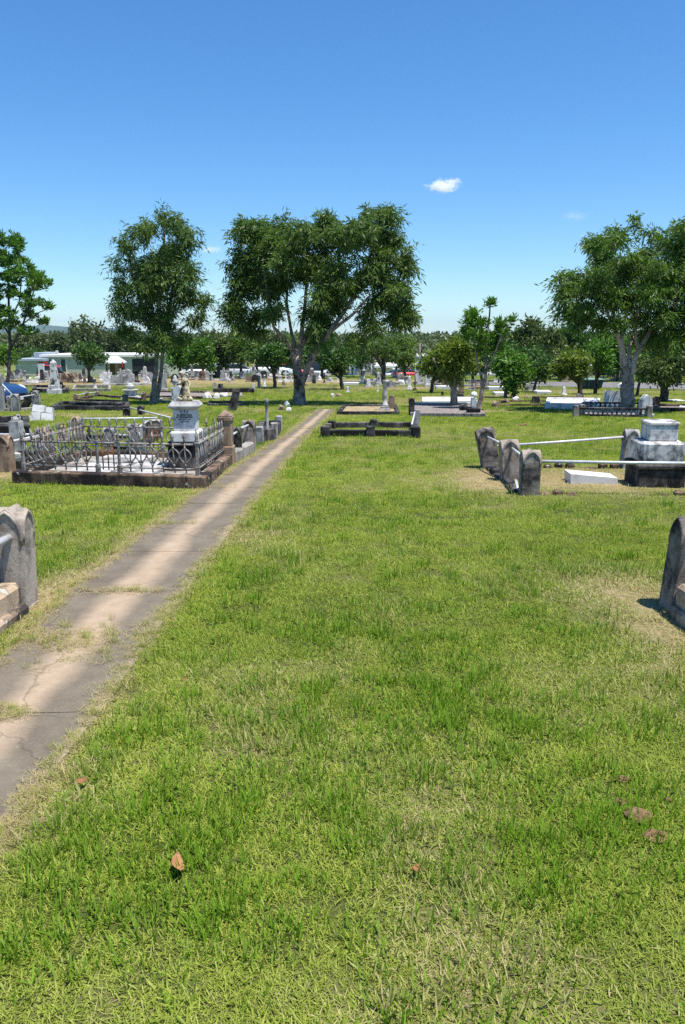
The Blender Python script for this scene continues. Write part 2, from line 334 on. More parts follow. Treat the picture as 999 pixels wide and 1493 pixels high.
# ------------------------------------------------------------------ concrete path in bays
def path():
    m, nt, p = new_mat('path_concrete'); v = coords(nt, rnd=False)
    geo = nd(nt, 'ShaderNodeNewGeometry').outputs['Position']
    u = nd(nt, 'ShaderNodeAttribute', None, attribute_name='across').outputs['Fac']
    wob = nd(nt, 'ShaderNodeMath', {0: noise(nt, geo, 1.1, 7, .68), 1: .5}, operation='SUBTRACT').outputs[0]
    wob = nd(nt, 'ShaderNodeMath', {0: wob, 1: .75}, operation='MULTIPLY').outputs[0]
    au = nd(nt, 'ShaderNodeMath', {0: u}, operation='ABSOLUTE').outputs[0]
    k = nd(nt, 'ShaderNodeMath', {0: au, 1: wob}, operation='ADD').outputs[0]
    grey = mix(nt, ramp(nt, noise(nt, geo, 3.0, 8, .7), [(.3, 0), (.7, 1)]), (.118, .097, .073), (.205, .172, .128))
    tan = mix(nt, ramp(nt, noise(nt, geo, 7, 6, .7), [(.3, 0), (.7, 1)]), (.33, .245, .165), (.42, .325, .23))
    c = mix(nt, ramp(nt, k, [(.10, 1), (.42, 0)]), grey, tan)
    c = mix(nt, ramp(nt, k, [(.86, 0), (1.02, .7)]), c, (.36, .29, .19))
    f = noise(nt, geo, 60, 4, .7); sp = noise(nt, geo, 160, 2, .5)
    c = mix(nt, .45, c, ramp(nt, f, [(.3, .6), (.7, 1)]), 'MULTIPLY')
    c = mix(nt, ramp(nt, sp, [(.66, 0), (.7, .5)]), c, (.48, .4, .3))
    ds = nd(nt, 'ShaderNodeVectorMath', {0: nd(nt, 'ShaderNodeTexNoise', {'Vector': geo, 'Scale': 2.2, 'Detail': 6.0}).outputs['Color'], 1: (.5, .5, .5)}, operation='MULTIPLY').outputs[0]
    vc = nd(nt, 'ShaderNodeTexVoronoi', {'Vector': nd(nt, 'ShaderNodeVectorMath', {0: geo, 1: ds}, operation='ADD').outputs[0], 'Scale': .45}, feature='DISTANCE_TO_EDGE').outputs['Distance']
    c = mix(nt, ramp(nt, vc, [(.0, .45), (.004, 0)]), c, (.05, .042, .034))
    st = ramp(nt, noise(nt, geo, 1.4, 9, .75), [(.58, 0), (.70, .22)]); c = mix(nt, st, c, (.10, .088, .075))
    nt.links.new(c, p.inputs['Base Color']); p.inputs['Roughness'].default_value = .9; p.inputs['Specular IOR Level'].default_value = .2
    nt.links.new(nd(nt, 'ShaderNodeBump', {'Height': f, 'Strength': .4, 'Distance': .006}).outputs[0], p.inputs['Normal'])
    T = bpy.data.objects.new('path', None); col.objects.link(T)
    tag(T, 'narrow grey concrete path with a sandy worn middle', None, None, 'structure')
    js = [-2.2, -1.0, .1, 1.2, 2.3, 3.35, 4.25, 5.33, 6.55, 7.75]
    while js[-1] < PATH_END-1: js.append(js[-1]+1.2)
    js.append(PATH_END)
    nu = 13
    for a, b in zip(js[:-1], js[1:]):
        ys = np.linspace(a+.002, b-.002, 7); V = []; U = []; jt = rng.uniform(-.002, .002, 3)
        for lay in (0, 1):
            for yi, y in enumerate(ys):
                l, r = float(pathL(y)), float(pathR(y))
                for q in range(nu):
                    t = q/(nu-1); wob = (.03*(vnoise(3, y*1.0, .21)-.5) if q == 0 else .03*(vnoise(9, y, .17)-.5) if q == nu-1 else 0)
                    x = l+(r-l)*t+float(wob); uu = 2*t-1
                    if lay == 0: z = g(y)+.012+jt[0]+jt[1]*uu+jt[2]*(y-a)-.012*(1-uu*uu)*.8-(.005 if q in (0, nu-1) else .002 if yi in (0, 6) else 0)
                    else: z = g(y)-.09
                    V.append((x, y, z)); U.append(uu)
        F = []; n = 7*nu
        for i in range(6):
            for q in range(nu-1):
                k_ = i*nu+q; F.append((k_, k_+1, k_+nu+1, k_+nu)); F.append((n+k_+nu, n+k_+nu+1, n+k_+1, n+k_))
        for q in range(nu-1):
            F.append((n+q, n+q+1, q+1, q)); k_ = 6*nu+q; F.append((k_, k_+1, n+k_+1, n+k_))
        for i in range(6):
            k_ = i*nu; F.append((k_, k_+nu, n+k_+nu, n+k_)); k_ = i*nu+nu-1; F.append((n+k_, n+k_+nu, k_+nu, k_))
        me = np_mesh('slab', V, F, m, {'across': ('POINT', U)}, False)
        link('slab', me, T)
path()

# ------------------------------------------------------------------ stone shapes
def arc_profile(kind, w_, h):
    a = w_/2; P = []
    if kind == 'gothic':
        r = w_*.95; hh = math.sqrt(r*r-(r-a)**2); h0 = h-hh
        P = [(-a, 0), (a, 0)]
        for i in range(7):
            z = hh*i/6; x = math.sqrt(max(r*r-z*z, 0))-(r-a); P.append((x, h0+z))
        for i in range(5, -1, -1):
            z = hh*i/6; x = math.sqrt(max(r*r-z*z, 0))-(r-a); P.append((-x, h0+z))
    elif kind == 'round':
        P = [(-a, 0), (a, 0)]+[(a*math.cos(PI*i/10), h-a*.8+a*.8*math.sin(PI*i/10)) for i in range(11)]
    elif kind == 'shoulder':
        b = a*.62; P = [(-a, 0), (a, 0), (a, h*.72), (b, h*.74)]+[(b*math.cos(PI*i/8), h-b*.9+b*.9*math.sin(PI*i/8)) for i in range(9)]+[(-b, h*.74), (-a, h*.72)]
    elif kind == 'heart':
        P = [(-a*.62, 0), (a*.62, 0), (a*.9, h*.6), (a, h*.8), (a*.85, h*.91), (a*.45, h*.96), (0, h), (-a*.45, h*.96), (-a*.85, h*.91), (-a, h*.8), (-a*.9, h*.6)]
    elif kind == 'flat':
        P = [(-a, 0), (a, 0), (a, h*.94), (a*.94, h), (-a*.94, h), (-a, h*.94)]
    return P
def gothic_post_mesh(mat, name, rim=True):          # crossed gables with a pointed arch on every face
    W, D, H = .22, .20, .66; b = B()
    b.prism(arc_profile('gothic', W, H), -D/2+.004, D/2-.004)
    Rz = Matrix.Rotation(PI/2, 4, 'Z')
    b.prism(arc_profile('gothic', D, H-.006), -W/2+.004, W/2-.004, Rz)
    if rim:
        for M_, w_, d_ in ((Matrix.Identity(4), W, D), (Rz, D, W)):
            pr = arc_profile('gothic', w_-.03, H-.02)[2:]
            for s in (-1, 1):
                pts = [M_ @ Vector((x, s*(d_/2-.005), z)) for x, z in [(pr[0][0], pr[0][1]-.04)]+pr+[(pr[-1][0], pr[-1][1]-.04)]]
                b.tube(pts, .013, 6)
    b.box((0, 0, -.06), (W+.008, D+.008, .10), .01)
    b.jitter(.004, 9, 3.3)
    return b.mesh(name, mat)
POST = {k: gothic_post_mesh(M[k], 'post') for k in ('sandstone', 'palesand', 'brownstone', 'greystone', 'darkstone')}
def post(T, px, py, top, wpx, mat='sandstone', rz=0., lean=(0, 0), P=None):
    P = P or at(px, py); h = hgt(P, top); w_ = wpx/ppm(P)
    link('post', POST[mat], T, P-T.location-Vector((0, 0, .02)), (lean[0], lean[1], rz), (w_/.22, w_/.22, (h+.02)/.66))
    return P, h
def span(T, name, A, Bp, size, mat, over=0., bev=.015, jit=.006, z0=-.05):  # a box laid from A to B on the ground
    A = Vector(A); Bp = Vector(Bp); d = Bp-A; L = d.length+over
    b = B(); n = max(1, int(L/.45))
    # long stones get a few cross cuts so that their edges can wander
    for_len = L; b.box((0, 0, z0), (for_len, size[0], size[1]-z0), bev)
    me = b.mesh(name, M[mat])
    bm = bmesh.new(); bm.from_mesh(me)
    if n > 1 and jit:
        for k in range(1, n):
            x = -L/2+L*k/n
            bmesh.ops.bisect_plane(bm, geom=bm.verts[:]+bm.edges[:]+bm.faces[:], plane_co=(x, 0, 0), plane_no=(1, 0, 0))
        for v in bm.verts:
            v.co += mnoise.noise_vector(v.co*4+A)*jit
    bm.to_mesh(me); bm.free()
    c = (A+Bp)/2
    return link(name, me, T, c-T.location, (0, -math.atan2(d.z, math.hypot(d.x, d.y)), math.atan2(d.y, d.x)))
def rail(T, A, Bp, r=.02, name='rail', mat='pipe', n=10):
    b = B().tube([Vector(A)-T.location, (Vector(A)+Vector(Bp))/2-T.location+Vector((0, 0, -.004)), Vector(Bp)-T.location], r, n)
    return b.obj(name, M[mat], T)
def up(p, h): return Vector((p.x, p.y, p.z+h))
def kerb_plot(name, label, cat, corners, h, w_, mat, bed=None, bedh=.02, sides='fbrl', nograss=True, group=None, jit=.006):
    q = [at(*c) if not isinstance(c, Vector) else c for c in corners]      # front-left, front-right, back-right, back-left
    c = (q[0]+q[1]+q[2]+q[3])/4; T = thing(name, label, cat, c, 0, group)
    prs = {'f': (0, 1), 'r': (1, 2), 'b': (2, 3), 'l': (3, 0)}
    for s in sides:
        i, j = prs[s]; dv = (q[j]-q[i]).normalized()
        e = w_/2 if s in 'fb' else -w_/2-.003
        span(T, 'kerb', q[i]-dv*e, q[j]+dv*e, (w_, h), mat, 0, .014, jit)
    if bed:
        b = B(); V = [tuple(p-c+Vector((0, 0, bedh))) for p in q]+[tuple(p-c+Vector((0, 0, -.1))) for p in q]
        b.add(V, [(0, 1, 2, 3), (7, 6, 5, 4), (0, 4, 5, 1), (1, 5, 6, 2), (2, 6, 7, 3), (3, 7, 4, 0)]); b.obj('bed', M[bed], T)
    if nograss: PLOTS.append([(p.x, p.y) for p in q])
    return T, q
def stone(kind, label, px, py, top, wpx, mat='marble', cat='headstone', rz=0., lean=0., group=None, name=None, dep=None, P=None):
    P = P or at(px, py); h = hgt(P, top); k = ppm(P); w_ = wpx/k; m = M[mat]; big = (py-top) >= 15
    T = thing(name or {'obelisk': 'obelisk', 'cross': 'grave_cross', 'pedestal': 'pedestal_monument', 'column': 'grave_column', 'block': 'stone_block', 'slab': 'grave_slab', 'rock': 'broken_stone'}.get(kind, 'headstone'),
              label, cat, P-Vector((0, 0, .02)), rz, group)
    b = B(); base = B(); d = dep or max(.09, w_*.28)
    if kind in ('round', 'gothic', 'shoulder', 'heart', 'flat'):
        ph = min(.16, h*.2); b.prism([(x, z+ph) for x, z in arc_profile(kind, w_*.86, h-ph)], -d/2, d/2); base.box((0, 0, -.05), (w_, d*2.0, ph+.053), .015)
    elif kind == 'obelisk':
        base.box((0, 0, -.05), (w_, w_, h*.14+.05), .015); base.box((0, 0, h*.137), (w_*.78, w_*.78, h*.12), .012)
        b.box((0, 0, h*.25), (w_*.56, w_*.56, h*.66), .008, (w_*.38, w_*.38)); b.box((0, 0, h*.907), (w_*.38, w_*.38, h*.09), 0, (.01, .01))
    elif kind == 'cross':
        base.box((0, 0, -.05), (w_*1.0, w_*.8, h*.12+.05), .015); base.box((0, 0, h*.118), (w_*.66, w_*.55, h*.12), .012)
        t = w_*.2; b.prism([(-t/2, h*.23), (t/2, h*.23), (t/2, h*.66), (w_*.42, h*.66), (w_*.42, h*.66+t), (t/2, h*.66+t), (t/2, h), (-t/2, h), (-t/2, h*.66+t), (-w_*.42, h*.66+t), (-w_*.42, h*.66), (-t/2, h*.66)], -t*.45, t*.45)
    elif kind == 'pedestal':
        base.box((0, 0, -.05), (w_, w_, h*.12+.05), .02); base.box((0, 0, h*.117), (w_*.8, w_*.8, h*.08), .015)
        b.box((0, 0, h*.195), (w_*.62, w_*.62, h*.36), .012); b.box((0, 0, h*.552), (w_*.82, w_*.82, h*.06), .012)
        b.lathe([(w_*.2, h*.61), (w_*.12, h*.66), (w_*.3, h*.78), (w_*.3, h*.85), (w_*.16, h*.9), (w_*.18, h*.93), (.01, h)], 10)
    elif kind == 'column':
        base.box((0, 0, -.05), (w_, w_, h*.12+.05), .02); base.box((0, 0, h*.118), (w_*.76, w_*.76, h*.08), .012)
        b.lathe([(w_*.34, h*.195), (w_*.34, h*.24), (w_*.25, h*.26), (w_*.23, h*.9), (w_*.3, h*.92), (w_*.3, h*.97), (w_*.2, h)], 12)
    elif kind == 'block':
        base.box((0, 0, -.05), (w_, w_*.7, h*.3+.05), .02); b.box((0, 0, h*.297), (w_*.8, w_*.52, h*.7), .02, (w_*.74, w_*.46))
    elif kind == 'slab':
        b.box((0, 0, -.05), (w_, d, h+.05), .015)
    elif kind == 'rock':
        b.rock((0, 0, h*.25), (w_*.5, w_*.38, h*.72), px+py, 2, .3)
    elif kind == 'desk':
        b.prism([(-d/2, 0), (d/2, 0), (d/2, h), (d/2-.08, h), (-d/2, h*.35)], -w_/2, w_/2, Matrix.Rotation(PI/2, 4, 'Z'))
    b.jitter(.006 if big else .012, 5, px*.13)
    if base.v:
        if big: base.obj('plinth', m, T)
        else: b.v, n0 = b.v+base.v, len(b.v); b.f += [tuple(i+n0 for i in f) for f in base.f]; b.sm += base.sm
    nm = {'obelisk': 'shaft', 'cross': 'cross', 'pedestal': 'pedestal', 'column': 'column', 'rock': 'stone', 'slab': 'slab', 'block': 'block'}.get(kind, 'tablet')
    b.obj(nm, m, T, (0, 0, 0), (lean, 0, 0))
    return T

# ------------------------------------------------------------------ the two graves that reach in from the frame's sides
V3 = Vector
def near_grave(px, py, top, s, label, mat, lean, kmat):
    P = at(px, py); T = thing('kerbed_grave', label, 'grave', P, 0, 'sandstone graves whose corner posts flank the foreground')
    h = hgt(P, top)
    link('post', POST[mat], T, (0, 0, -.02), (0, lean, 0), (1.0, 1.0, (h+.02)/.66))
    F2 = V3((P.x+.02*s, P.y-1.75, g(P.y-1.75))); B2 = V3((P.x+s*1.6, P.y+.02, g(P.y)))
    link('post', POST[mat], T, F2-P-V3((0, 0, .02)), (0, 0, 0), (1, 1, (h+.02)/.66))
    link('post', POST[mat], T, B2-P-V3((0, 0, .02)), (0, 0, 0), (1, 1, (h+.02)/.66))
    for nm, A_, B_, ww, hh in (('kerb', P+V3((0, -.115, 0)), F2+V3((0, .115, 0)), .19, .21), ('footing', P+V3((0, -.125, 0)), F2+V3((0, .125, 0)), .29, .07)):
        span(T, nm, A_, B_, (ww, hh), kmat, 0, .03 if nm == 'kerb' else .02, .008)
    span(T, 'kerb', P+V3((s*.115, 0, 0)), B2-V3((s*.115, 0, 0)), (.19, .20), kmat, 0, .03, .008)
    for A_, B_ in ((P+V3((-s*.035, -.08, .50)), F2+V3((-s*.035, .08, .50))), (P+V3((s*.09, 0, .50)), B2+V3((-s*.09, 0, .50)))): rail(T, A_, B_, .026)
    PLOTS.append([(P.x+s*.0, P.y-1.75), (P.x+s*1.6, P.y-1.75), (P.x+s*1.6, P.y), (P.x, P.y)])
near_grave(24, 884, 738, -1, 'stone kerb and arched corner post with pipe rail at the left edge beside the path', 'palesand', R(2), 'tanstone')
near_grave(992, 886, 752, 1, 'stone kerb and dark arched post with pipe rail at the right edge in dry grass', 'sandstone', R(4), 'tanstone')

# ------------------------------------------------------------------ iron fenced grave left of the path
def iron_grave():
    A, Bq, C = at(31, 704), at(293, 712), at(334, 675); D = A+(C-Bq)
    for p in (A, Bq, C, D): p.z = g(p.y)
    T, q = kerb_plot('fenced_grave', 'wide brown kerbed grave carrying a grey iron fence beside the path', 'grave', [A, Bq, C, D], .17, .17, 'rustystone', 'concrete', .07, jit=.008)
    c = T.location
    ctr = (A+Bq+C+D)/4
    for nm, (fx, fy), sz, m in (('marble_slab', (.33, .30), (.62, .95, .05), 'old_marble'), ('marble_slab', (.60, .36), (.55, 1.1, .05), 'old_marble'), ('marble_slab', (.36, .74), (.8, .7, .06), 'old_marble')):
        p = A+(Bq-A)*fx+(D-A)*fy; B().box((0, 0, 0), sz, .01).jitter(.006, 3).obj(nm, M[m], T, p-c+V3((0, 0, .073)), (0, 0, R(-8)))
    B().rock((0, 0, 0), (.22, .12, .05), 3, 2, .2).obj('broken_slab', M['old_marble'], T, A+(Bq-A)*.42+(D-A)*.14-c+V3((0, 0, .08)))
    Z0 = .17
    # bars
    sb = B()
    sb.tube([(0, 0, .02), (0, 0, .44)], .0105, 6)
    sb.lathe([(.008, .43), (.02, .445), (.011, .46), (.026, .49), (.018, .52), (.003, .56)], 7)
    sb.lathe([(.006, .10), (.021, .115), (.021, .13), (.006, .145)], 7); sb.lathe([(.006, .335), (.02, .35), (.006, .365)], 7)
    for s in (-1, 1):
        pts = []
        for i in range(12):
            t = i/11; pts.append((s*(.004+.076*math.sin(PI*min(1, t*1.15))**.8*(1 if t < .6 else 1-.12*(t-.6))), 0, .345-.22*t+.05*max(0, t-.82)))
        pts += [(s*.028, 0, .15), (s*.036, 0, .165)]
        sb.tube(pts, .0105, 5)
    scroll = sb.mesh('bar', M['iron'])
    pb = B(); pb.tube([(0, 0, .03), (0, 0, .46)], .010, 6)
    pb.lathe([(.007, .18), (.018, .22), (.014, .30), (.007, .34)], 6); pb.lathe([(.007, .45), (.017, .465), (.009, .48), (.016, .50), (.003, .56)], 6); pb.lathe([(.007, .09), (.017, .105), (.007, .12)], 6)
    spear = pb.mesh('bar', M['iron'])
    gb = B().tube([(0, 0, .04), (0, 0, .385)], .009, 6); gate = gb.mesh('gate_bar', M['rust'])
    fp = B(); fp.box((0, 0, -.02), (.055, .055, .13), .006); fp.box((0, 0, .108), (.034, .034, .30), .004); fp.box((0, 0, .405), (.052, .052, .03), .006)
    fp.lathe([(.02, .434), (.028, .455), (.012, .475), (.026, .505), (.012, .53), (.007, .58), (.002, .64)], 8); fence_post = fp.mesh('fence_post', M['iron'])
    F = thing('iron_fence', 'ornate grey cast iron fence with scrolls and spear tips around the kerbed grave', 'fence', up(c, Z0))
    o = F.location
    def side(P, Q, style, openings=()):
        d = Q-P; L = math.hypot(d.x, d.y); a = math.atan2(d.y, d.x); n = int(round(L/.155))
        for k in range(n+1):
            t = k/n; p = P+d*t+V3((0, 0, Z0))-o
            if k == 0 or any(abs(t-e) < .5/n for ab in openings for e in ab):
                link('fence_post', fence_post, F, p, (0, 0, a)); continue
            if k == n: continue
            if any(ab[0] < t < ab[1] for ab in openings): continue
            lean = (random.uniform(-.03, .03), random.uniform(-.03, .03), a)
            link('bar', scroll if style == 's' else spear, F, p, lean)
        for zz, rr in ((.40, .0135), (.075, .011)):
            u_ = d.normalized()*.03
            B().tube([P+u_+V3((0, 0, Z0+zz))-o, Q-u_+V3((0, 0, Z0+zz))-o], rr, 6).obj('top_rail' if zz > .2 else 'bottom_rail', M['iron'], F)
        for ab in openings:
            for t in (.25, .5, .75):
                tt = ab[0]+(ab[1]-ab[0])*t; link('gate_bar', gate, F, P+d*tt+V3((0, 0, Z0))-o, (0, 0, a))
            p0 = P+d*(ab[0]+.01); p1 = P+d*(ab[1]-.01)
            B().tube([p0+V3((0, 0, Z0+.25))-o, p1+V3((0, 0, Z0+.25))-o], .007, 5).obj('gate_rail', M['rust'], F)
    e1 = (Bq-A).normalized()*.045; e2 = (D-A).normalized()*.045
    a_, b_, c_, d_ = A+e1+e2, Bq-e1+e2, C-e1-e2, D+e1-e2
    side(a_, b_, 's', [(7/16, 9/16)]); side(b_, c_, 'p'); side(c_, d_, 's', [(7/16, 9/16)]); side(d_, a_, 'p')
    # monument
    P = at(275, 690); k = ppm(P); hz = lambda row: hgt(P, row)
    Tm = thing('monument', 'white marble pedestal with black lettering on a dark plinth inside the iron fence', 'monument', P, R(3))
    zp, zb, zd, zc = hz(643), hz(627), hz(596), hz(585)
    B().box((0, 0, 0), (.50, .50, zp-.05), .015).box((0, 0, zp-.052), (.56, .56, .05), .012).jitter(.004, 6).obj('plinth', M['darkstone'], Tm)
    B().box((0, 0, zp), (.43, .43, zb-zp), .02).obj('base', M['marble'], Tm)
    B().box((0, 0, zb+.002), (.33, .33, zd-zb-.002), .008).obj('die', M['marble'], Tm)
    B().box((0, 0, zd+.002), (.36, .36, .035), .01, (.44, .44)).box((0, 0, zd+.036), (.45, .45, .03), .008).box((0, 0, zd+.064), (.44, .44, max(.02, zc-zd-.06)), .004, (.36, .36)).obj('cornice', M['old_marble'], Tm)
    for txt, zz, sz, ex in (('R', .925, .046, .003), ('P', .925, .046, .003), ('IN AFFECTION', .79, .033, .003), ('OF THE DEPARTED', .69, .028, .003), ('DIED JUNE 12 1879', .59, .022, .001), ('AGED 58 YRS', .49, .022, .001)):
        cu = bpy.data.curves.new('inscription', 'FONT'); cu.body = txt; cu.size = sz; cu.align_x = 'CENTER'; cu.extrude = .0015; cu.offset = ex*.4; cu.resolution_u = 2
        tmp = bpy.data.objects.new('inscription', cu); me = bpy.data.meshes.new_from_object(tmp); bpy.data.objects.remove(tmp)
        me.materials.clear(); me.materials.append(M['letter'])
        link('lettering', me, Tm, ({'R': -.045, 'P': .045}.get(txt, 0), -.1667, zb+(zd-zb)*zz-.02), (PI/2, 0, 0))
    B().box((0, 0, 0), (.008, .003, .05), 0).box((0, -.0015, .03), (.03, .003, .008), 0).obj('cross_mark', M['letter'], Tm, (0, -.1667, zb+(zd-zb)*.925-.025))
    # statue: a draped child leaning over a scrolled rock
    S = thing('statue', 'yellowed stone figure with lowered head standing on top of the lettered pedestal', 'statue', P+V3((.0, 0, zc)), R(3))
    H = hz(541)-zc
    me = bpy.data.meshes.new('body')
    J = [(0, 0, .42, .075), (-.005, 0, .52, .085), (-.015, 0, .64, .10), (-.02, 0, .74, .075), (-.035, -.01, .80, .042), (-.07, -.015, .885, .085), (-.085, -.02, .95, .07),
         (-.02, -.12, .72, .045), (-.09, -.15, .60, .036), (-.19, -.09, .57, .03), (-.23, -.06, .56, .026),
         (.05, .09, .72, .045), (.13, .11, .60, .038), (.12, .06, .47, .03), (.10, .03, .42, .026),
         (-.03, -.05, .34, .07), (-.06, -.07, .2, .055), (-.06, -.07, .06, .04), (-.11, -.1, .03, .03),
         (.06, .05, .34, .07), (.11, .03, .2, .055), (.14, .03, .06, .04), (.10, -.02, .03, .03)]
    E_ = [(0, 1), (1, 2), (2, 3), (3, 4), (4, 5), (5, 6), (3, 7), (7, 8), (8, 9), (9, 10), (3, 11), (11, 12), (12, 13), (13, 14), (0, 15), (15, 16), (16, 17), (17, 18), (0, 19), (19, 20), (20, 21), (21, 22)]
    sS = H/1.02
    me.from_pydata([(x*sS*1.15, y*sS, z*sS) for x, y, z, r in J], E_, []); me.materials.append(M['statue'])
    o_ = link('body', me, S); o_.modifiers.new('skin', 'SKIN'); sv = me.skin_vertices[0].data
    for i, j in enumerate(J): sv[i].radius = (j[3]*sS*1.1, j[3]*sS*1.1)
    sv[0].use_root = True; o_.modifiers.new('sub', 'SUBSURF').render_levels = 2
    hb = B()
    hb.rock((-.085*sS, -.012*sS, .955*sS), (.085*sS, .085*sS, .075*sS), 5, 2, .25, True); hb.rock((-.03*sS, .0, .93*sS), (.07*sS, .07*sS, .06*sS), 8, 2, .3, True); hb.obj('hair', M['statue'], S)
    dr = B(); pr = []
    for z, r in ((.02, .20), (.12, .185), (.25, .16), (.38, .125), (.47, .095), (.50, .085)): pr.append((r*sS*1.12, z*sS))
    dr.lathe(pr, 20); dr.v = [(x*(1+.13*math.sin(9*math.atan2(y, x)+z*9)), y*(1+.13*math.sin(9*math.atan2(y, x)+z*9)), z) for x, y, z in dr.v]; dr.obj('drapery', M['statue'], S)
    rk = B(); rk.rock((-.17*sS, -.04, .06*sS), (.13*sS, .13*sS, .12*sS), 2, 2, .3); rk.rock((.15*sS, .0, .05*sS), (.15*sS, .15*sS, .11*sS), 9, 2, .3); rk.rock((0, -.1*sS, .04*sS), (.16*sS, .1*sS, .09*sS), 4, 2, .3)
    for s_, x_ in ((1, -.12), (-1, .1)): rk.tube([(sS*(x_+s_*.09*math.cos(a)*(1-a*.1)), -.15*sS, sS*(.13+.09*math.sin(a)*(1-a*.1))) for a in [i*.55 for i in range(10)]], .022*sS, 6)
    rk.obj('rock_base', M['statue'], S)
iron_grave()

# small rusty posts, urns and gothic posts of the graves around the iron fence
def rail_grave():
    c = at(165, 640); T = thing('kerbed_grave', 'grave with gothic posts and long pipe rails just behind the iron fence', 'grave', c, 0)
    ps = {}
    for n, px, py, top, wp, mt in (('a', 113, 641, 607, 12, 'brownstone'), ('b', 231, 639, 611, 12, 'sandstone'), ('c', 218, 640, 612, 10, 'sandstone'), ('d', 197, 659, 617, 14, 'greystone'), ('e', 161, 656, 622, 15, 'greystone')):
        ps[n] = post(T, px, py, top, wp, mt, 0)[0]
    def rl(a, b, f=.78): rail(T, up(ps[a], f*.5), up(ps[b], f*.5), .02)
    rl('a', 'b', .9); rl('c', 'd', .8); rl('e', 'd', .6); rl('b', 'c', .8)
    for a, b in (('a', 'b'), ('d', 'e'), ('b', 'd')): span(T, 'kerb', ps[a], ps[b], (.14, .1), 'darkstone', -.3)
rail_grave()
stone('block', 'squat brown urn base with moulded top behind the left fence corner', 92, 645, 619, 15, 'brownstone', 'stone base')
stone('pedestal', 'small dark urn standing behind the fence next to the brown urn base', 131, 648, 621, 10, 'darkstone', 'urn')
stone('round', 'small pale headstone low behind the fence near its right end', 205, 640, 620, 11, 'old_marble')
stone('heart', 'heart topped white marble tablet half hidden by the statue pedestal', 261, 613, 560, 15, 'marble')
stone('pedestal', 'large grey urn pedestal rising behind the heart topped tablet', 257, 592, 546, 16, 'old_marble')

# grave with square post beside the path, right of the iron fence
def path_side_grave():
    P = at(331, 676); T = thing('kerbed_grave', 'path side grave with tall square post, gothic posts and pale kerb blocks', 'grave', P)
    h = hgt(P, 598); w_ = 22/ppm(P)
    B().box((0, 0, -.05), (w_*.86, w_*.86, h*.86+.05), .012).box((0, 0, h*.80), (w_, w_, h*.1), .02).box((0, 0, h*.9), (w_*.96, w_*.96, h*.1), .004, (.04, .04)).box((0, 0, -.05), (w_*1.05, w_*1.05, h*.4), .015).jitter(.004, 7).obj('square_post', M['brownstone'], T)
    p1 = post(T, 347, 668, 622, 12, 'darkstone')[0]; p2 = post(T, 364, 658, 612, 18, 'sandstone')[0]
    for A_, B_ in ((up(P, .46)+V3((.06, .08, 0)), up(p1, .46)-V3((0, .07, 0))), (up(p1, .5)+V3((0, .07, 0)), up(p2, .5)-V3((0, .07, 0)))): rail(T, A_, B_, .02)
    span(T, 'kerb', P+V3((.06, .12, 0)), p1-V3((-.04, .1, 0)), (.17, .2), 'concrete', 0, .03, .01); span(T, 'kerb', p1+V3((.04, .1, 0)), p2-V3((-.02, .14, 0)), (.17, .2), 'concrete', 0, .03, .01)
    pl = P+V3((-1.5, .8, 0)); pl2 = p2+V3((-1.5, .6, 0))
    span(T, 'kerb', p2+V3((-.12, .05, 0)), pl2, (.15, .14), 'darkstone')
    PLOTS.append([(P.x-1.2, P.y+.1), (P.x+.1, P.y+.1), (p2.x, p2.y), (p2.x-1.2, p2.y+.3)])
path_side_grave()
def column_grave():
    T, q = kerb_plot('kerbed_grave', 'low black kerbed grave beside the path with pale end stones', 'grave', [(376, 647), (399, 641), (406, 628), (382, 630)], .26, .14, 'darkstone', 'darkstone', .16)
    for px, py in ((379, 648), (400, 641), (407, 628)):
        p = at(px, py); B().box((0, 0, -.05), (.16, .14, .42), .02).jitter(.004, 7).obj('end_stone', M['greystone'], T, p-T.location)
    stone('column', 'thin grey column with carved cap standing on the black kerb by the path', 390, 642, 580, 9, 'old_marble')
column_grave()

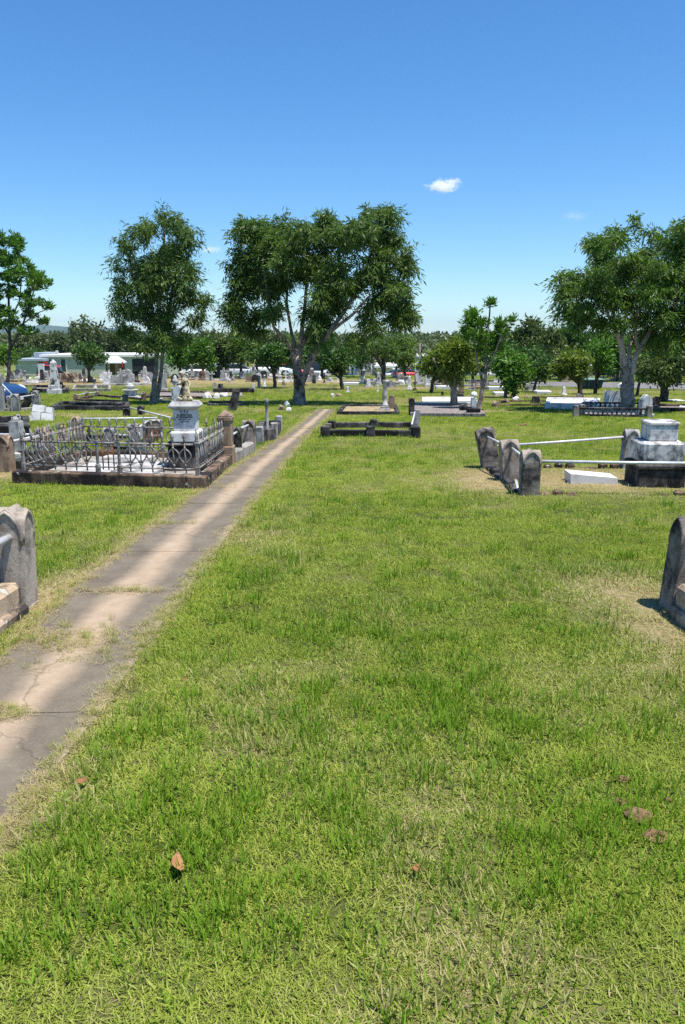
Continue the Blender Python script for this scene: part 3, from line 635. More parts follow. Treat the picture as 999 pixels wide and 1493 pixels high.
# ------------------------------------------------------------------ railed grave on the right
def right_grave():
    ps = {}
    c = at(860, 695); T = thing('kerbed_grave', 'sunken grave with leaning stone posts and white pipe rails on the right', 'grave', c)
    for n, px, py, top, wp, mt, ln in (('a', 771, 721, 655, 26, 'sandstone', (0, 0)), ('b', 743, 700, 640, 25, 'sandstone', (0, R(-3))), ('c', 716, 682, 622, 25, 'sandstone', (R(2), R(-12))), ('d', 915, 683, 625, 20, 'greystone', (0, R(2))), ('e', 977, 683, 640, 16, 'greystone', (0, 0)), ('f', 1040, 722, 655, 26, 'greystone', (0, 0))):
        ps[n] = post(T, px, py, top, wp, mt, 0, ln)[0]
    ra = lambda A_, B_, r=.019: rail(T, A_, B_, r, n=10)
    ra(up(ps['a'], .42)+V3((.1, 0, 0)), up(ps['f'], .40))
    ra(up(ps['c'], .50)+V3((-.10, -.08, 0)), up(ps['b'], .46)); ra(up(ps['b'], .46)+V3((0, -.06, 0)), up(ps['a'], .46)+V3((-.06, .08, 0)))
    w1 = onplane(717, 651, ps['d'].y-.02); w2 = onplane(912, 637, ps['d'].y-.02); ra(w1, w2, .019)
    ra(up(ps['d'], .40), up(ps['e'], .42), .02); ra(up(ps['e'], .42), up(at(1060, 690), .34), .022)
    seg = [('a', 'f', .0), ('c', 'd', 0)]
    def crumble(A_, B_, n, mat, h=.09):
        for k in range(n):
            t0, t1 = k/n+.01, (k+1)/n-.012; p0 = A_+(B_-A_)*t0; p1 = A_+(B_-A_)*t1
            dz = random.uniform(-.05, .015)
            if random.random() < .2: continue
            o = span(T, 'kerb_stone', p0+V3((0, random.uniform(-.02, .02), 0)), p1+V3((0, random.uniform(-.02, .02), 0)), (.12, h+dz), mat, 0, .02, .03)
    crumble(ps['a']+V3((.12, 0, 0)), ps['f'], 13, 'rustystone', .05); crumble(ps['c']+V3((.12, 0, 0)), ps['d']-V3((.12, 0, 0)), 11, 'rustystone', .07)
    crumble(ps['c']+V3((-.05, -.1, 0)), ps['b']+V3((-.08, .1, 0)), 3, 'darkstone', .08); crumble(ps['b']+V3((-.05, -.1, 0)), ps['a']+V3((-.1, .1, 0)), 3, 'darkstone', .06)
    crumble(ps['d']+V3((.5, 0, 0)), at(1060, 690), 3, 'rustystone', .09)
    rail(T, up(ps['b'], .03)+V3((.04, -.2, 0)), up(ps['a'], .03)+V3((-.1, .15, 0)), .02, 'fallen_rail')
    # the stepped monument
    P = at(953, 706); hz = lambda r: hgt(P, r); k = ppm(P)
    Tm = thing('monument', 'stepped block monument, stained white marble on a dark plinth, among white pipe rails', 'monument', P, R(-4))
    z1, z2, z3 = hz(672), hz(641), hz(616)
    B().box((0, 0, -.05), (.62, .62, z1-.02), .02).box((0, 0, z1-.072), (.66, .66, .07), .02).jitter(.006, 5).obj('plinth', M['darkstone'], Tm)
    B().box((0, 0, z1), (.56, .56, z2-z1), .03).obj('middle_block', M['stained_marble'], Tm)
    B().box((.015, 0, z2), (.38, .38, z3-z2-.02), .02).box((.015, 0, z3-.022), (.40, .40, .05), .015).obj('top_block', M['stained_marble'], Tm)
    P = at(862, 703); Ts = thing('grave_slab', 'low white marble slab with sloping top lying inside the railed grave', 'grave slab', P, R(-3))
    B().prism([(-.32, -.04), (.32, -.04), (.30, .095), (-.33, .145)], -.19, .19).jitter(.003, 8).obj('slab', M['marble'], Ts)
    PLOTS.append([(ps['b'].x+.1, ps['b'].y-.7), (3.55, ps['a'].y+.15), (5, ps['a'].y+.4), (5, ps['d'].y-.1), (ps['c'].x+.3, ps['d'].y-.1)][0:1]*0 or [(P.x-.3, P.y-.18), (P.x+.3, P.y-.18), (P.x+.3, P.y+.18), (P.x-.3, P.y+.18)])
right_grave()

# ------------------------------------------------------------------ black kerb and the kerbs behind it in the centre
def black_kerb():
    T, q = kerb_plot('kerbed_grave', 'long black stone kerb with square corner blocks right of the path end', 'grave', [(473, 636), (608, 637), (603, 624), (480, 624)], .15, .15, 'darkstone', None, jit=.004, nograss=False)
    for px, py, hh in ((474, 637, .25), (540, 637, .25), (606, 639, .26), (484, 625, .2), (545, 624, .22)):
        p = at(px, py); B().box((0, 0, -.05), (.2, .22, hh+.05), .02).obj('corner_block', M['darkstone'], T, p-T.location)
    p = at(604, 626); h = hgt(p, 597); B().prism([(-.11, 0), (.11, 0), (.11, h*.85), (.07, h), (-.02, h)], -.07, .07).jitter(.006, 6).obj('end_post', M['greystone'], T, p-T.location, (0, R(4), 0))
    p2 = at(604, 637); rail(T, up(p2, .28)+V3((-.06, 0, 0)), up(p, h*.9)+V3((0, -.1, 0)), .02)
black_kerb()
kerb_plot('kerbed_grave', 'low dark kerbed grave with brown soil, white urn pedestal at its end', 'grave', [(494, 605), (580, 605), (576, 594), (503, 594)], .12, .13, 'darkstone', 'straw_bed', .05)
stone('column', 'white urn pedestal with slender broken column on the low dark kerb', 561, 600, 553, 15, 'old_marble', 'monument')
def leaning(label, cat, px, py, tx, ty, w_, d, mat, y=None):
    P = at(px, py); Q = onplane(tx, ty, P.y); dv = Q-P
    T = thing('leaning_slab', label, cat, P); B().box((0, 0, -.08), (w_, d, dv.length+.08), .02, (w_*.8, d*.9)).jitter(.01, 4, px).obj('slab', M[mat], T, (0, 0, 0), (0, math.atan2(dv.x, dv.z), 0))
leaning('brown wedge of stone leaning beside the white urn pedestal', 'broken stone', 569, 598, 572, 576, .24, .14, 'brownstone')
leaning('dark stone slab leaning under the fallen beam left of the big gum', 'broken stone', 338, 599, 345, 570, .3, .2, 'darkstone')
leaning('dark slab leaning against the railed grave in front of the blue car', 'broken stone', 33, 597, 50, 571, .25, .16, 'darkstone')

def gravel_grave():
    T, q = kerb_plot('kerbed_grave', 'wide gravel covered grave with stone kerb and pale pipe rail under the small trees', 'grave', [(602, 607), (704, 608), (690, 594), (600, 593)], .12, .16, 'gravel', 'gravel', .09)
    a = at(600, 600); b_ = at(698, 594)
    p1 = post(T, 600, 606, 580, 8, 'darkstone')[0]
    rail(T, up(at(601, 593), .15), up(at(692, 593), .13), .03)
    p = at(690, 606); h = hgt(p, 572)
    Tp = thing('grave_column', 'grey pillar with white ball top beside the frangipani trunk', 'column', p)
    B().box((0, 0, -.05), (.4, .4, .3), .02).obj('plinth', M['darkstone'], Tp)
    B().box((0, 0, .25), (.17, .17, h-.42), .015).obj('shaft', M['stained_marble'], Tp); B().rock((0, 0, h-.09), (.11, .11, .12), 1, 2, .03, True).obj('ball', M['marble'], Tp)
    stone('rock', 'black lump of stone beside the ball topped pillar', 676, 602, 587, 12, 'darkstone', 'broken stone')
gravel_grave()

# ------------------------------------------------------------------ other graves, near to far
def railed(label, posts, rails, kerbs, mat='brownstone', kmat='darkstone', kh=.1):
    ps = []; c = at(posts[0][0], posts[0][1]); T = thing('kerbed_grave', label, 'grave', c)
    for (px, py, top, wp) in posts: ps.append((post(T, px, py, top, wp, mat)[0], hgt(at(px, py), top)))
    for i, j in rails: rail(T, up(ps[i][0], ps[i][1]*.78), up(ps[j][0], ps[j][1]*.78), .022)
    for i, j in kerbs: span(T, 'kerb', ps[i][0], ps[j][0], (.14, kh), kmat, -.2)
    return T
railed('grave with rusty arched posts and pipe rails at the left edge before the fence', [(9, 688, 634, 22), (66, 672, 623, 21), (-60, 690, 634, 22), (-50, 660, 625, 20)], [(0, 1), (2, 0), (3, 1), (2, 3)], [(0, 1), (2, 0), (3, 1)], 'brownstone', 'darkstone', .14)
Pd = at(28, 668)
stone('flat', 'grey marble pedestal with a small broken dove on top at the left edge', 28, 668, 612, 17, 'old_marble', 'headstone', dep=.2)
hd = hgt(Pd, 612)
tD = thing('stone_dove', 'small broken stone dove perched on the grey marble pedestal', 'ornament', up(Pd, hd-.02)); B().rock((0, 0, .03), (.09, .05, .06), 3, 2, .3).rock((.05, 0, .09), (.035, .03, .035), 5, 1, .2).obj('dove', M['old_marble'], tD)
kerb_plot('kerbed_grave', 'black kerbed grave with raised walls behind the dove pedestal', 'grave', [(-40, 640), (40, 639), (38, 622), (-40, 623)], .28, .14, 'darkstone', 'darkstone', .12)
P = at(62, 613); T = thing('cracked_marble_block', 'white cracked marble block leaning in the grass on the left', 'headstone', P, R(8), tilt=(R(-14), R(4)))
hh = hgt(P, 594); ww = 32/ppm(P)
for i, (x0, x1, z0, z1) in enumerate(((-.5, -.05, 0, .50), (-.015, .5, 0, .48), (-.44, .12, .535, 1.0), (.165, .44, .525, .88))):
    B().prism([(x0*ww, z0*hh*1.15-.05*(z0 == 0)), (x1*ww, z0*hh*1.15-.05*(z0 == 0)), (x1*ww*.96, z1*hh*1.15), (x0*ww*.92, z1*hh*1.15)], -.14+.01*i, .12).jitter(.022, 4, i*2.3).obj('marble_piece', M['marble'], T)
stone('slab', 'flat pale stone beside the white cracked marble block', 45, 609, 606, 12, 'old_marble', dep=.4)
# the railed grave before the car
T = railed('grave with grey gothic posts and double pipe rails in front of the blue car', [(3, 600, 543, 9), (24, 600, 574, 11), (54, 597, 569, 10), (15, 599, 577, 6)], [(0, 1), (1, 2)], [(1, 2), (0, 1)], 'greystone', 'concrete', .1)
kerb_plot('kerbed_grave', 'long low black kerb with fallen rails left of the gum trunk', 'grave', [(77, 598), (186, 599), (186, 592), (92, 591)], .17, .14, 'darkstone', jit=.02, nograss=False)
T = thing('fallen_beam', 'fallen black stone beam lying across the long low kerb', 'broken stone', at(140, 596)); span(T, 'beam', at(102, 594)+V3((0, 0, .1)), at(180, 597)+V3((0, 0, .12)), (.12, .12), 'darkstone', 0, .02, .02)
railed('pair of small dark arched posts with a fallen pipe rail in the grass', [(185, 607, 595, 9), (206, 605, 591, 9)], [], [], 'darkstone')
T = thing('fallen_rail', 'pale fallen pipe rail running down into the grass from the dark post', 'pipe', at(220, 606)); rail(T, up(at(190, 603), .2), up(at(255, 613), .05), .024, 'pipe')
railed('rusty kerbed grave with five small arched posts before the white urn', [(111, 585, 574, 6), (127, 580, 571, 5), (142, 578, 570, 5), (183, 588, 575, 7), (210, 584, 571, 6)], [(0, 1), (1, 2), (3, 4)], [(0, 3), (2, 4), (0, 2)], 'brownstone', 'rustystone', .12)
stone('pedestal', 'squat white urn monument on the rusty kerbed grave', 191, 581, 558, 24, 'stained_marble', 'monument')
P = at(81, 573)
stone('obelisk', 'tall stained obelisk on a dark stone base on the left', 81, 574, 523, 19, 'stained_marble', 'obelisk')
kerb_plot('kerbed_grave', 'dark kerbed grave around the foot of the tall stained obelisk', 'grave', [(50, 573), (99, 574), (98, 568), (52, 567)], .25, .15, 'darkstone', 'gravel', .1)
kerb_plot('kerbed_grave', 'grey kerbed grave under the round dense tree with a broken column', 'grave', [(107, 571), (160, 571), (160, 565), (110, 565)], .18, .15, 'concrete', None, nograss=False)
kerb_plot('kerbed_grave', 'brown kerbed grave beside the left gum trunk with white stones', 'grave', [(215, 581), (300, 582), (300, 574), (225, 573)], .14, .14, 'rustystone', 'gravel', .05)
kerb_plot('kerbed_grave', 'dark kerb with pale edge lying in the shade right of the left gum', 'grave', [(232, 587), (262, 588), (262, 583), (236, 583)], .1, .14, 'concrete', None, nograss=False)
kerb_plot('kerbed_grave', 'long grey kerbed grave with dark end at the statue right side', 'grave', [(300, 579), (352, 579), (350, 573), (302, 573)], .1, .14, 'concrete', 'straw_bed', .04)
T = thing('fallen_beam', 'long black fallen stone beam resting on the leaning slab', 'broken stone', at(340, 576)); span(T, 'beam', up(at(311, 575), .15), up(at(371, 575), .16), (.22, .17), 'darkstone', 0, .03, .02)
kerb_plot('kerbed_grave', 'dark low kerb in the shade left of the big gum', 'grave', [(305, 592), (352, 592), (350, 588), (307, 588)], .1, .13, 'darkstone', None, nograss=False)
kerb_plot('kerbed_grave', 'pale slabbed grave with white kerb left of the gravel grave under small trees', 'grave', [(618, 590), (693, 589), (688, 584), (618, 584)], .16, .16, 'marble', 'marble', .12)
kerb_plot('kerbed_grave', 'long thin rusty kerb in dry grass right of the frangipani', 'grave', [(725, 592), (800, 592), (800, 586), (730, 586)], .08, .12, 'rustystone', None, nograss=False)
kerb_plot('kerbed_grave', 'wide white marble kerbed grave left of the right gum', 'grave', [(798, 596), (866, 598), (872, 588), (800, 587)], .22, .16, 'marble', 'marble', .16)
T, q = kerb_plot('kerbed_grave', 'low grave with small stone balusters around the foot of the right gum', 'grave', [(838, 607), (948, 609), (944, 599), (848, 598)], .08, .14, 'darkstone', 'gravel', .05)
bal = B().lathe([(.04, 0), (.028, .04), (.045, .08), (.03, .13), (.045, .175)], 8).mesh('baluster', M['greystone'])
for s0, s1, n in ((0, 1, 16), (3, 2, 14)):
    for k in range(1, n): link('baluster', bal, T, q[s0]+(q[s1]-q[s0])*(k/n)-T.location+V3((0, 0, .07)))
    span(T, 'coping', up(q[s0], .24), up(q[s1], .24), (.13, .05), 'darkstone', 0, .01, .004, 0)
for px, py in ((839, 608), (848, 607), (946, 609)):
    p = at(px, py); B().box((0, 0, -.05), (.16, .16, .42), .015).obj('corner_post', M['sandstone'], T, p-T.location)
kerb_plot('kerbed_grave', 'long low brown kerb at the right edge behind the canopy monument', 'grave', [(955, 600), (1040, 601), (1040, 595), (957, 594)], .14, .14, 'rustystone', 'gravel', .05)
stone('gothic', 'canopied grey marble headstone at the right end of the baluster grave', 940, 608, 574, 17, 'stained_marble', dep=.3)
stone('round', 'dark rounded headstone behind the canopied grey headstone', 956, 596, 577, 12, 'darkstone')
stone('round', 'upright white marble headstone left of the right gum trunk', 886, 594, 568, 14, 'marble')
stone('flat', 'grey faced marble headstone touching the right gum trunk', 898, 594, 569, 12, 'stained_marble')
stone('desk', 'low sloping white marble slab left of the two white headstones', 864, 594, 581, 20, 'marble', dep=.7)
for i, (px, py, top, wp, lab) in enumerate(((828, 590, 581, 22, 'rounded white rubble heap on the wide white kerb'), (802, 587, 581, 12, 'small white stone lump at the left end of the white kerb'),
     (752, 584, 577, 12, 'white broken wedge of stone in dry grass'), (768, 581, 575, 10, 'small white broken ornament beside the dark box grave'), (302, 582, 571, 12, 'white broken stones right of the statue on the grey kerb'), (316, 582, 571, 10, 'white rounded stone beside the fallen beam'),
     (327, 579, 571, 12, 'white marble fragment in grass under the fallen beam'), (411, 598, 589, 9, 'orange white broken stone at the foot of the big gum'), (419, 593, 584, 9, 'pale boulder leaning on the big gum trunk'), (421, 600, 592, 8, 'cream broken stone nearest the path under the big gum'),
     (485, 579, 572, 5, 'tiny white marble stump in grass right of the big gum'), (494, 578, 572, 9, 'tiny white topped dark stone right of the marble stump'), (722, 594, 584, 12, 'brown broken stone table right of the frangipani'), (736, 588, 580, 12, 'pale flat topped broken stone behind the brown one'),
     (260, 578, 570, 9, 'white stone lying on the brown kerbed grave by the gum'))):
    if i < 15: stone('rock', lab, px, py, top, wp, 'marble' if 'brown' not in lab and 'dark' not in lab and 'orange' not in lab else 'brownstone', 'broken stone', dep=.2)
B2 = [('block', 'dark square box grave in dry grass near the white kerb', 781, 589, 577, 14, 'darkstone', 'grave'),
 ('block', 'brown block leaning beyond the gravel grave beside the mango trunk', 671, 583, 573, 12, 'darkstone', 'stone base'),
 ('flat', 'tall brown leaning slab standing on the dark block by the mango trunk', 672, 574, 548, 9, 'brownstone', 'headstone'),
 ('obelisk', 'small white obelisk at the road edge on the right', 822, 576, 563, 9, 'marble', 'obelisk'),
 ('round', 'brown and white small stone before the spreading tree on the right', 844, 587, 573, 8, 'sandstone', 'headstone'),
 ('column', 'small white broken column on the kerb right of the round dense tree', 139, 569, 551, 9, 'old_marble', 'column'),
 ('gothic', 'small brown gothic stone under the round dense tree', 124, 559, 549, 5, 'brownstone', 'headstone'),
 ('gothic', 'brown arched stone touching the round dense tree trunk', 134, 558, 548, 5, 'brownstone', 'headstone'),
 ('flat', 'tall grey white pedestal stone right of the left gum trunk', 238, 570, 544, 13, 'old_marble', 'headstone'),
 ('flat', 'white headstone with orange side near the pale green building', 61, 549, 530, 10, 'marble', 'headstone'),
 ('cross', 'small grey marble cross behind the blue car', 25, 556, 546, 6, 'old_marble', 'grave cross'),
 ('slab', 'small white flat stone in the dry grass left of the tall obelisk', 57, 556, 549, 9, 'marble', 'grave slab'),
 ('block', 'small white block with dark front left of the tall obelisk', 74, 557, 550, 5, 'marble', 'headstone'),
 ('round', 'dark rounded stone leaning on the tall obelisk base', 90, 571, 556, 6, 'darkstone', 'headstone'),
 ('rock', 'brown broken stone right of the tall obelisk base', 97, 571, 561, 8, 'brownstone', 'broken stone'),
 ('obelisk', 'white obelisk headstone far left before the green building', 46, 546, 531, 6, 'marble', 'obelisk'),
 ('cross', 'pale cross far left under the dense bushes', 30, 546, 532, 8, 'old_marble', 'grave cross'),
 ('cross', 'white winged cross far left behind the blue car', 11, 548, 533, 8, 'marble', 'grave cross'),
 ('pedestal', 'white statue like urn on tall pedestal between the tree rows', 304, 552, 534, 8, 'old_marble', 'monument'),
 ('column', 'white column left of the pale obelisk beyond the fallen beam', 333, 557, 540, 6, 'old_marble', 'column'),
 ('obelisk', 'white pointed stone beside the column beyond the fallen beam', 340, 555, 539, 6, 'old_marble', 'obelisk'),
 ('round', 'small grey round stone left of the dark block beyond the beam', 314, 567, 557, 5, 'old_marble', 'headstone'),
 ('block', 'dark block stone beyond the left end of the fallen beam', 322, 567, 559, 9, 'darkstone', 'headstone'),
 ('round', 'small white post stone at the right end of the fallen beam', 370, 568, 558, 4, 'marble', 'headstone'),
 ('flat', 'grey slab stone left of the tall white column near the umbrella tree', 378, 565, 547, 5, 'old_marble', 'headstone'),
 ('column', 'tall white column near the umbrella tree trunk', 386, 564, 546, 5, 'marble', 'column'),
 ('pedestal', 'white urn monument left of the big gum trunk', 408, 557, 541, 7, 'marble', 'monument'),
 ('cross', 'white wide cross monument touching the big gum trunk on its left', 417, 557, 539, 10, 'marble', 'grave cross'),
 ('obelisk', 'small white pointed stone right of the wide cross', 425, 556, 549, 4, 'marble', 'obelisk'),
 ('rock', 'brown broken headstone below the wide white cross', 414, 562, 554, 7, 'brownstone', 'broken stone'),
 ('rock', 'reddish brown stone right of the big gum trunk', 445, 563, 556, 7, 'brownstone', 'broken stone'),
 ('round', 'dark green round topped headstone right of the big gum', 458, 559, 546, 6, 'darkstone', 'headstone'),
 ('rock', 'white leaning broken marble beside the dark green headstone', 466, 556, 548, 7, 'marble', 'broken stone'),
 ('column', 'dark slim column between the white marble and the small tree', 473, 558, 543, 4, 'darkstone', 'column'),
 ('obelisk', 'tiny white pointed stone left of the small dense tree', 493, 557, 551, 4, 'marble', 'obelisk'),
 ('block', 'small white stone post right of the small dense tree trunk', 507, 572, 563, 5, 'marble', 'headstone'),
 ('obelisk', 'tall white obelisk right of the dark hanging tree', 597, 568, 547, 8, 'marble', 'obelisk'),
 ('cross', 'dark weathered cross right of the tall white obelisk', 605, 570, 552, 8, 'darkstone', 'grave cross'),
 ('obelisk', 'pale obelisk left of the mango tree', 620, 564, 551, 5, 'old_marble', 'obelisk'),
 ('round', 'dark small stone in the grass below the mango crown', 645, 577, 570, 4, 'darkstone', 'headstone'),
 ('obelisk', 'small white pointed stone under the dark hanging tree', 551, 571, 561, 4, 'marble', 'obelisk'),
 ('cross', 'white small cross at the end of the white slab far centre', 527, 559, 548, 6, 'marble', 'grave cross'),
 ('slab', 'long white marble slab far centre before the wire fence', 512, 561, 557, 22, 'marble', 'grave slab'),
 ('slab', 'dark flat tomb far centre with pale top', 545, 561, 555, 14, 'concrete', 'grave slab'),
 ('slab', 'green tinted flat tomb beside the dark hanging tree trunk', 570, 561, 556, 14, 'concrete', 'grave slab'),
 ('rock', 'white rubble beside the green tinted flat tomb', 585, 561, 554, 12, 'marble', 'broken stone'),
 ('slab', 'long white slab tomb behind the mango tree trunk', 648, 567, 562, 26, 'marble', 'grave slab'),
 ('block', 'grey post and rail tomb left behind the mango crown', 636, 562, 549, 14, 'concrete', 'grave'),
 ('slab', 'long white slab right of the frangipani trunk', 727, 568, 563, 32, 'marble', 'grave slab'),
 ('slab', 'short white slab right of the frangipani trunk', 730, 576, 571, 20, 'marble', 'grave slab'),
 ('round', 'pale brown stone post at the end of the short white slab', 737, 579, 568, 5, 'sandstone', 'headstone'),
 ('slab', 'pale blue kerb slab before the round yellow green tree', 791, 574, 569, 22, 'marble', 'grave slab'),
 ('rock', 'white rubble right of the spreading tree by the road', 905, 564, 557, 10, 'marble', 'broken stone'),
 ('rock', 'white stone lying in the grass at the right edge', 995, 596, 590, 12, 'marble', 'broken stone'),
 ('slab', 'pale flat slab under the spreading tree at the right edge', 985, 585, 582, 16, 'marble', 'grave slab')]
for kd, lab, px, py, top, wp, mt, ct in B2: stone(kd, lab, px, py, top, wp, mt, ct, dep={'slab': .8}.get(kd))
FAR = []
# the crowded rows far off: single stones of many shapes
rr = random.Random(5); kinds = ['round', 'cross', 'obelisk', 'shoulder', 'column', 'flat', 'gothic', 'pedestal', 'slab', 'rock']
words_ = {'round': 'round topped stone', 'cross': 'cross', 'obelisk': 'pointed obelisk', 'shoulder': 'shouldered stone', 'column': 'column', 'flat': 'square topped stone', 'gothic': 'gothic stone', 'pedestal': 'urn', 'slab': 'flat slab', 'rock': 'broken stone'}
zones = [(0, 128, 548, 560, 40, 'in the rows before the pale green shed'), (150, 262, 548, 562, 44, 'in the rows beside the white pavilion'), (262, 330, 548, 556, 16, 'in the far rows behind the statue'),
         (325, 425, 548, 557, 30, 'far off left of the big gum trunk'), (445, 500, 549, 557, 9, 'far off right of the big gum trunk'), (500, 610, 549, 566, 16, 'in the far rows before the wire fence'),
         (610, 800, 550, 570, 26, 'near the road on the right'), (800, 999, 548, 557, 24, 'beyond the right hand road')]
for (x0, x1, y0, y1, n, wh) in zones:
    for k in range(n):
        kd = rr.choices(kinds, [5, 3, 2, 3, 2, 3, 3, 1, 5, 5])[0]; px = rr.uniform(x0, x1); py = rr.uniform(y0, y1)
        P = at(px, py); s_ = ppm(P); h_ = rr.uniform(.3, .85)*({'slab': .22, 'rock': .4, 'obelisk': 1.5, 'cross': 1.3, 'column': 1.2}.get(kd, 1)); wd = {'slab': 1.5, 'rock': .8, 'cross': .6, 'obelisk': .55, 'column': .5}.get(kd, .6)*rr.uniform(.85, 1.2)
        mt = rr.choices(['marble', 'old_marble', 'greystone', 'brownstone', 'darkstone'], [1.5, 4, 4, 2.5, 1])[0]
        colr = {'marble': 'white', 'old_marble': 'pale grey', 'greystone': 'grey', 'brownstone': 'brown', 'darkstone': 'dark'}[mt]
        T = stone(kd, f'small {colr} {words_[kd]} {wh}', px, py, py-h_*s_, wd*s_, mt, {'cross': 'grave cross', 'slab': 'grave slab', 'rock': 'broken stone'}.get(kd, 'headstone'), rr.uniform(-.3, .3), rr.uniform(-.06, .06), f'small {colr} gravestones {wh}', dep={'slab': .7}.get(kd)); FAR.append((T, px))

ORD = ['leftmost', 'second from left', 'third from left', 'fourth from left', 'fifth from left', 'sixth from left', 'seventh from left']
by = {}
for T, px in FAR: by.setdefault(T['label'], []).append((px, T))
for lb, ls in by.items():
    if len(ls) > 1 and len(lb.split()) < 14:
        for i, (px, T) in enumerate(sorted(ls, key=lambda q: q[0])): T['label'] = (ORD[i] if i < len(ls)-1 or i == 0 else 'rightmost')+' '+lb
# ------------------------------------------------------------------ trees
def leaves_mesh(name, mat, pos, dirs, L, W, rnd):       # one kite-shaped leaf per row
    n = len(pos); d = dirs/np.linalg.norm(dirs, axis=1, keepdims=True)
    r = rng.normal(size=(n, 3)); s = np.cross(d, r); s /= np.linalg.norm(s, axis=1, keepdims=True)+1e-9
    nn = np.cross(d, s)
    L = np.broadcast_to(L, n)[:, None]; W = np.broadcast_to(W, n)[:, None]
    a = pos; b = pos+d*L*.45+s*W/2+nn*L*.06; c = pos+d*L; e = pos+d*L*.45-s*W/2+nn*L*.06
    V = np.stack([a, b, c, e], 1).reshape(-1, 3); F = np.arange(4*n).reshape(n, 4)
    return np_mesh(name, V, F, mat, {'rnd': ('FACE', rnd)})
def limb_mesh(T, limbs, y0, mat, seed, name='trunk'):    # limbs: list of [(px,py,width_px,depth)]
    b = B(); r_ = random.Random(seed)
    for lb in limbs:
        pts = []; rad = []
        for i, (px, py, wp, dy) in enumerate(lb):
            p = onplane(px, py, y0+dy); pts.append(p-T.location); rad.append(wp/ppm(onplane(px, py, y0))/2)
        # smooth
        for _ in range(2):
            q = [pts[0]]; rq = [rad[0]]
            for i in range(len(pts)-1):
                q.append((pts[i]+pts[i+1])/2+V3((r_.uniform(-1, 1), r_.uniform(-1, 1), 0))*rad[i]*.22); rq.append((rad[i]+rad[i+1])/2); q.append(pts[i+1]); rq.append(rad[i+1])
            pts = q; rad = [x*r_.uniform(.97, 1.03) for x in rq]
        b.tube(pts, rad, 9)
    b.jitter(.012, 5, seed); return b.obj(name, M[mat], T)
def crown(T, clumps, y0, mat, style, dens, L, W, seed, halfw):
    rg = np.random.default_rng(seed); PO = []; DI = []; RN = []
    k0 = ppm(onplane(clumps[0][0], clumps[0][1], y0))
    cxm = np.mean([c[0] for c in clumps])
    for c in clumps:
        cx0, cy0, rx0, ry0 = c[:4]; nrep = 7 if min(rx0, ry0) > 9 else 2
        for rep in range(nrep):
            q_ = rg.normal(size=2); q_ *= rg.uniform(.2, .74)/np.linalg.norm(q_); f_ = rg.uniform(.28, .50) if nrep == 7 else .8
            cx, cy, rx, ry = (cx0+q_[0]*rx0, cy0+q_[1]*ry0, rx0*f_, ry0*f_) if nrep == 7 else (cx0, cy0, rx0*f_, ry0*f_)
            span_ = math.sqrt(max(.05, 1-((cx0-cxm)/k0/halfw)**2))*halfw*.75
            dy = c[4] if len(c) > 4 else rg.uniform(-span_, span_)
            ctr = np.array(onplane(float(cx), float(cy), y0)-T.location)+np.array([0, dy, 0]); rxm = rx/k0; rzm = ry/k0; rym = (rxm+rzm)/2
            tone = rg.uniform(-.14, .14)
            n = int(dens*rx0*ry0/nrep)+1
            u = rg.normal(size=(n, 3)); u /= np.linalg.norm(u, axis=1, keepdims=True); u *= (rg.random((n, 1))**.42)
            u[:, 2] += .12
            lump = rg.normal(size=(5, 3)); lump /= np.linalg.norm(lump, axis=1, keepdims=True)
            keep = np.max(u @ lump.T, axis=1) > (rg.uniform(.1, .62, n) if style == 'droop' else rg.uniform(-.1, .5, n)); u = u[keep]; n = len(u)
            st = ctr+u*np.array([rxm, rym, rzm])*(.86 if style == 'droop' else 1)
            if style == 'droop':
                m = 9; t = np.linspace(0, 1, m)[None, :, None]; out = rg.normal(size=(n, 1, 3))*np.array([.16, .16, .03])
                dn = np.array([0, 0, -1.])*rg.uniform(.02, .32, (n, 1, 1)); out = out+u[:, None, :]*np.array([.16, .16, .14])+np.array([0, 0, .05]); p = st[:, None, :]+out*t*1.2+dn*t**1.6+rg.normal(size=(n, m, 3))*.05
                d = out*.9+dn*(.2+1.1*t)-np.array([0, 0, .13])+rg.normal(size=(n, m, 3))*.16
            elif style == 'rosette':
                m = 11; p = st[:, None, :]+rg.normal(size=(n, m, 3))*.06; d = rg.normal(size=(n, m, 3)); d[..., 2] = np.abs(d[..., 2])*.8+.1; d += u[:, None, :]*.6
            else:
                m = 8; p = st[:, None, :]+rg.normal(size=(n, m, 3))*L*.55; d = rg.normal(size=(n, m, 3))+u[:, None, :]*.9; d[..., 2] -= .25
            PO.append(p.reshape(-1, 3)); DI.append(d.reshape(-1, 3)); RN.append(np.clip(rg.random(n*m)*.75+.12+tone+.0*np.repeat(u[:, 2], m), 0, 1))
    pos = np.concatenate(PO); di = np.concatenate(DI); rn = np.concatenate(RN); n = len(pos)
    me = leaves_mesh('crown', M[mat], pos, di, L*rg.uniform(.55, 1.3, n), W*rg.uniform(.6, 1.3, n), rn)
    link('crown', me, T); return n
NL = 0
def tree(name, label, base, clumps, limbs, lmat, bmat, style, dens, L, W, halfw, seed, group=None, P=None):
    global NL
    P = P or at(*base); T = thing(name, label, 'tree', P, 0, group)
    if limbs: limb_mesh(T, limbs, P.y, bmat, seed)
    NL += crown(T, clumps, P.y, M and lmat, style, dens, L, W, seed, halfw)
    return T
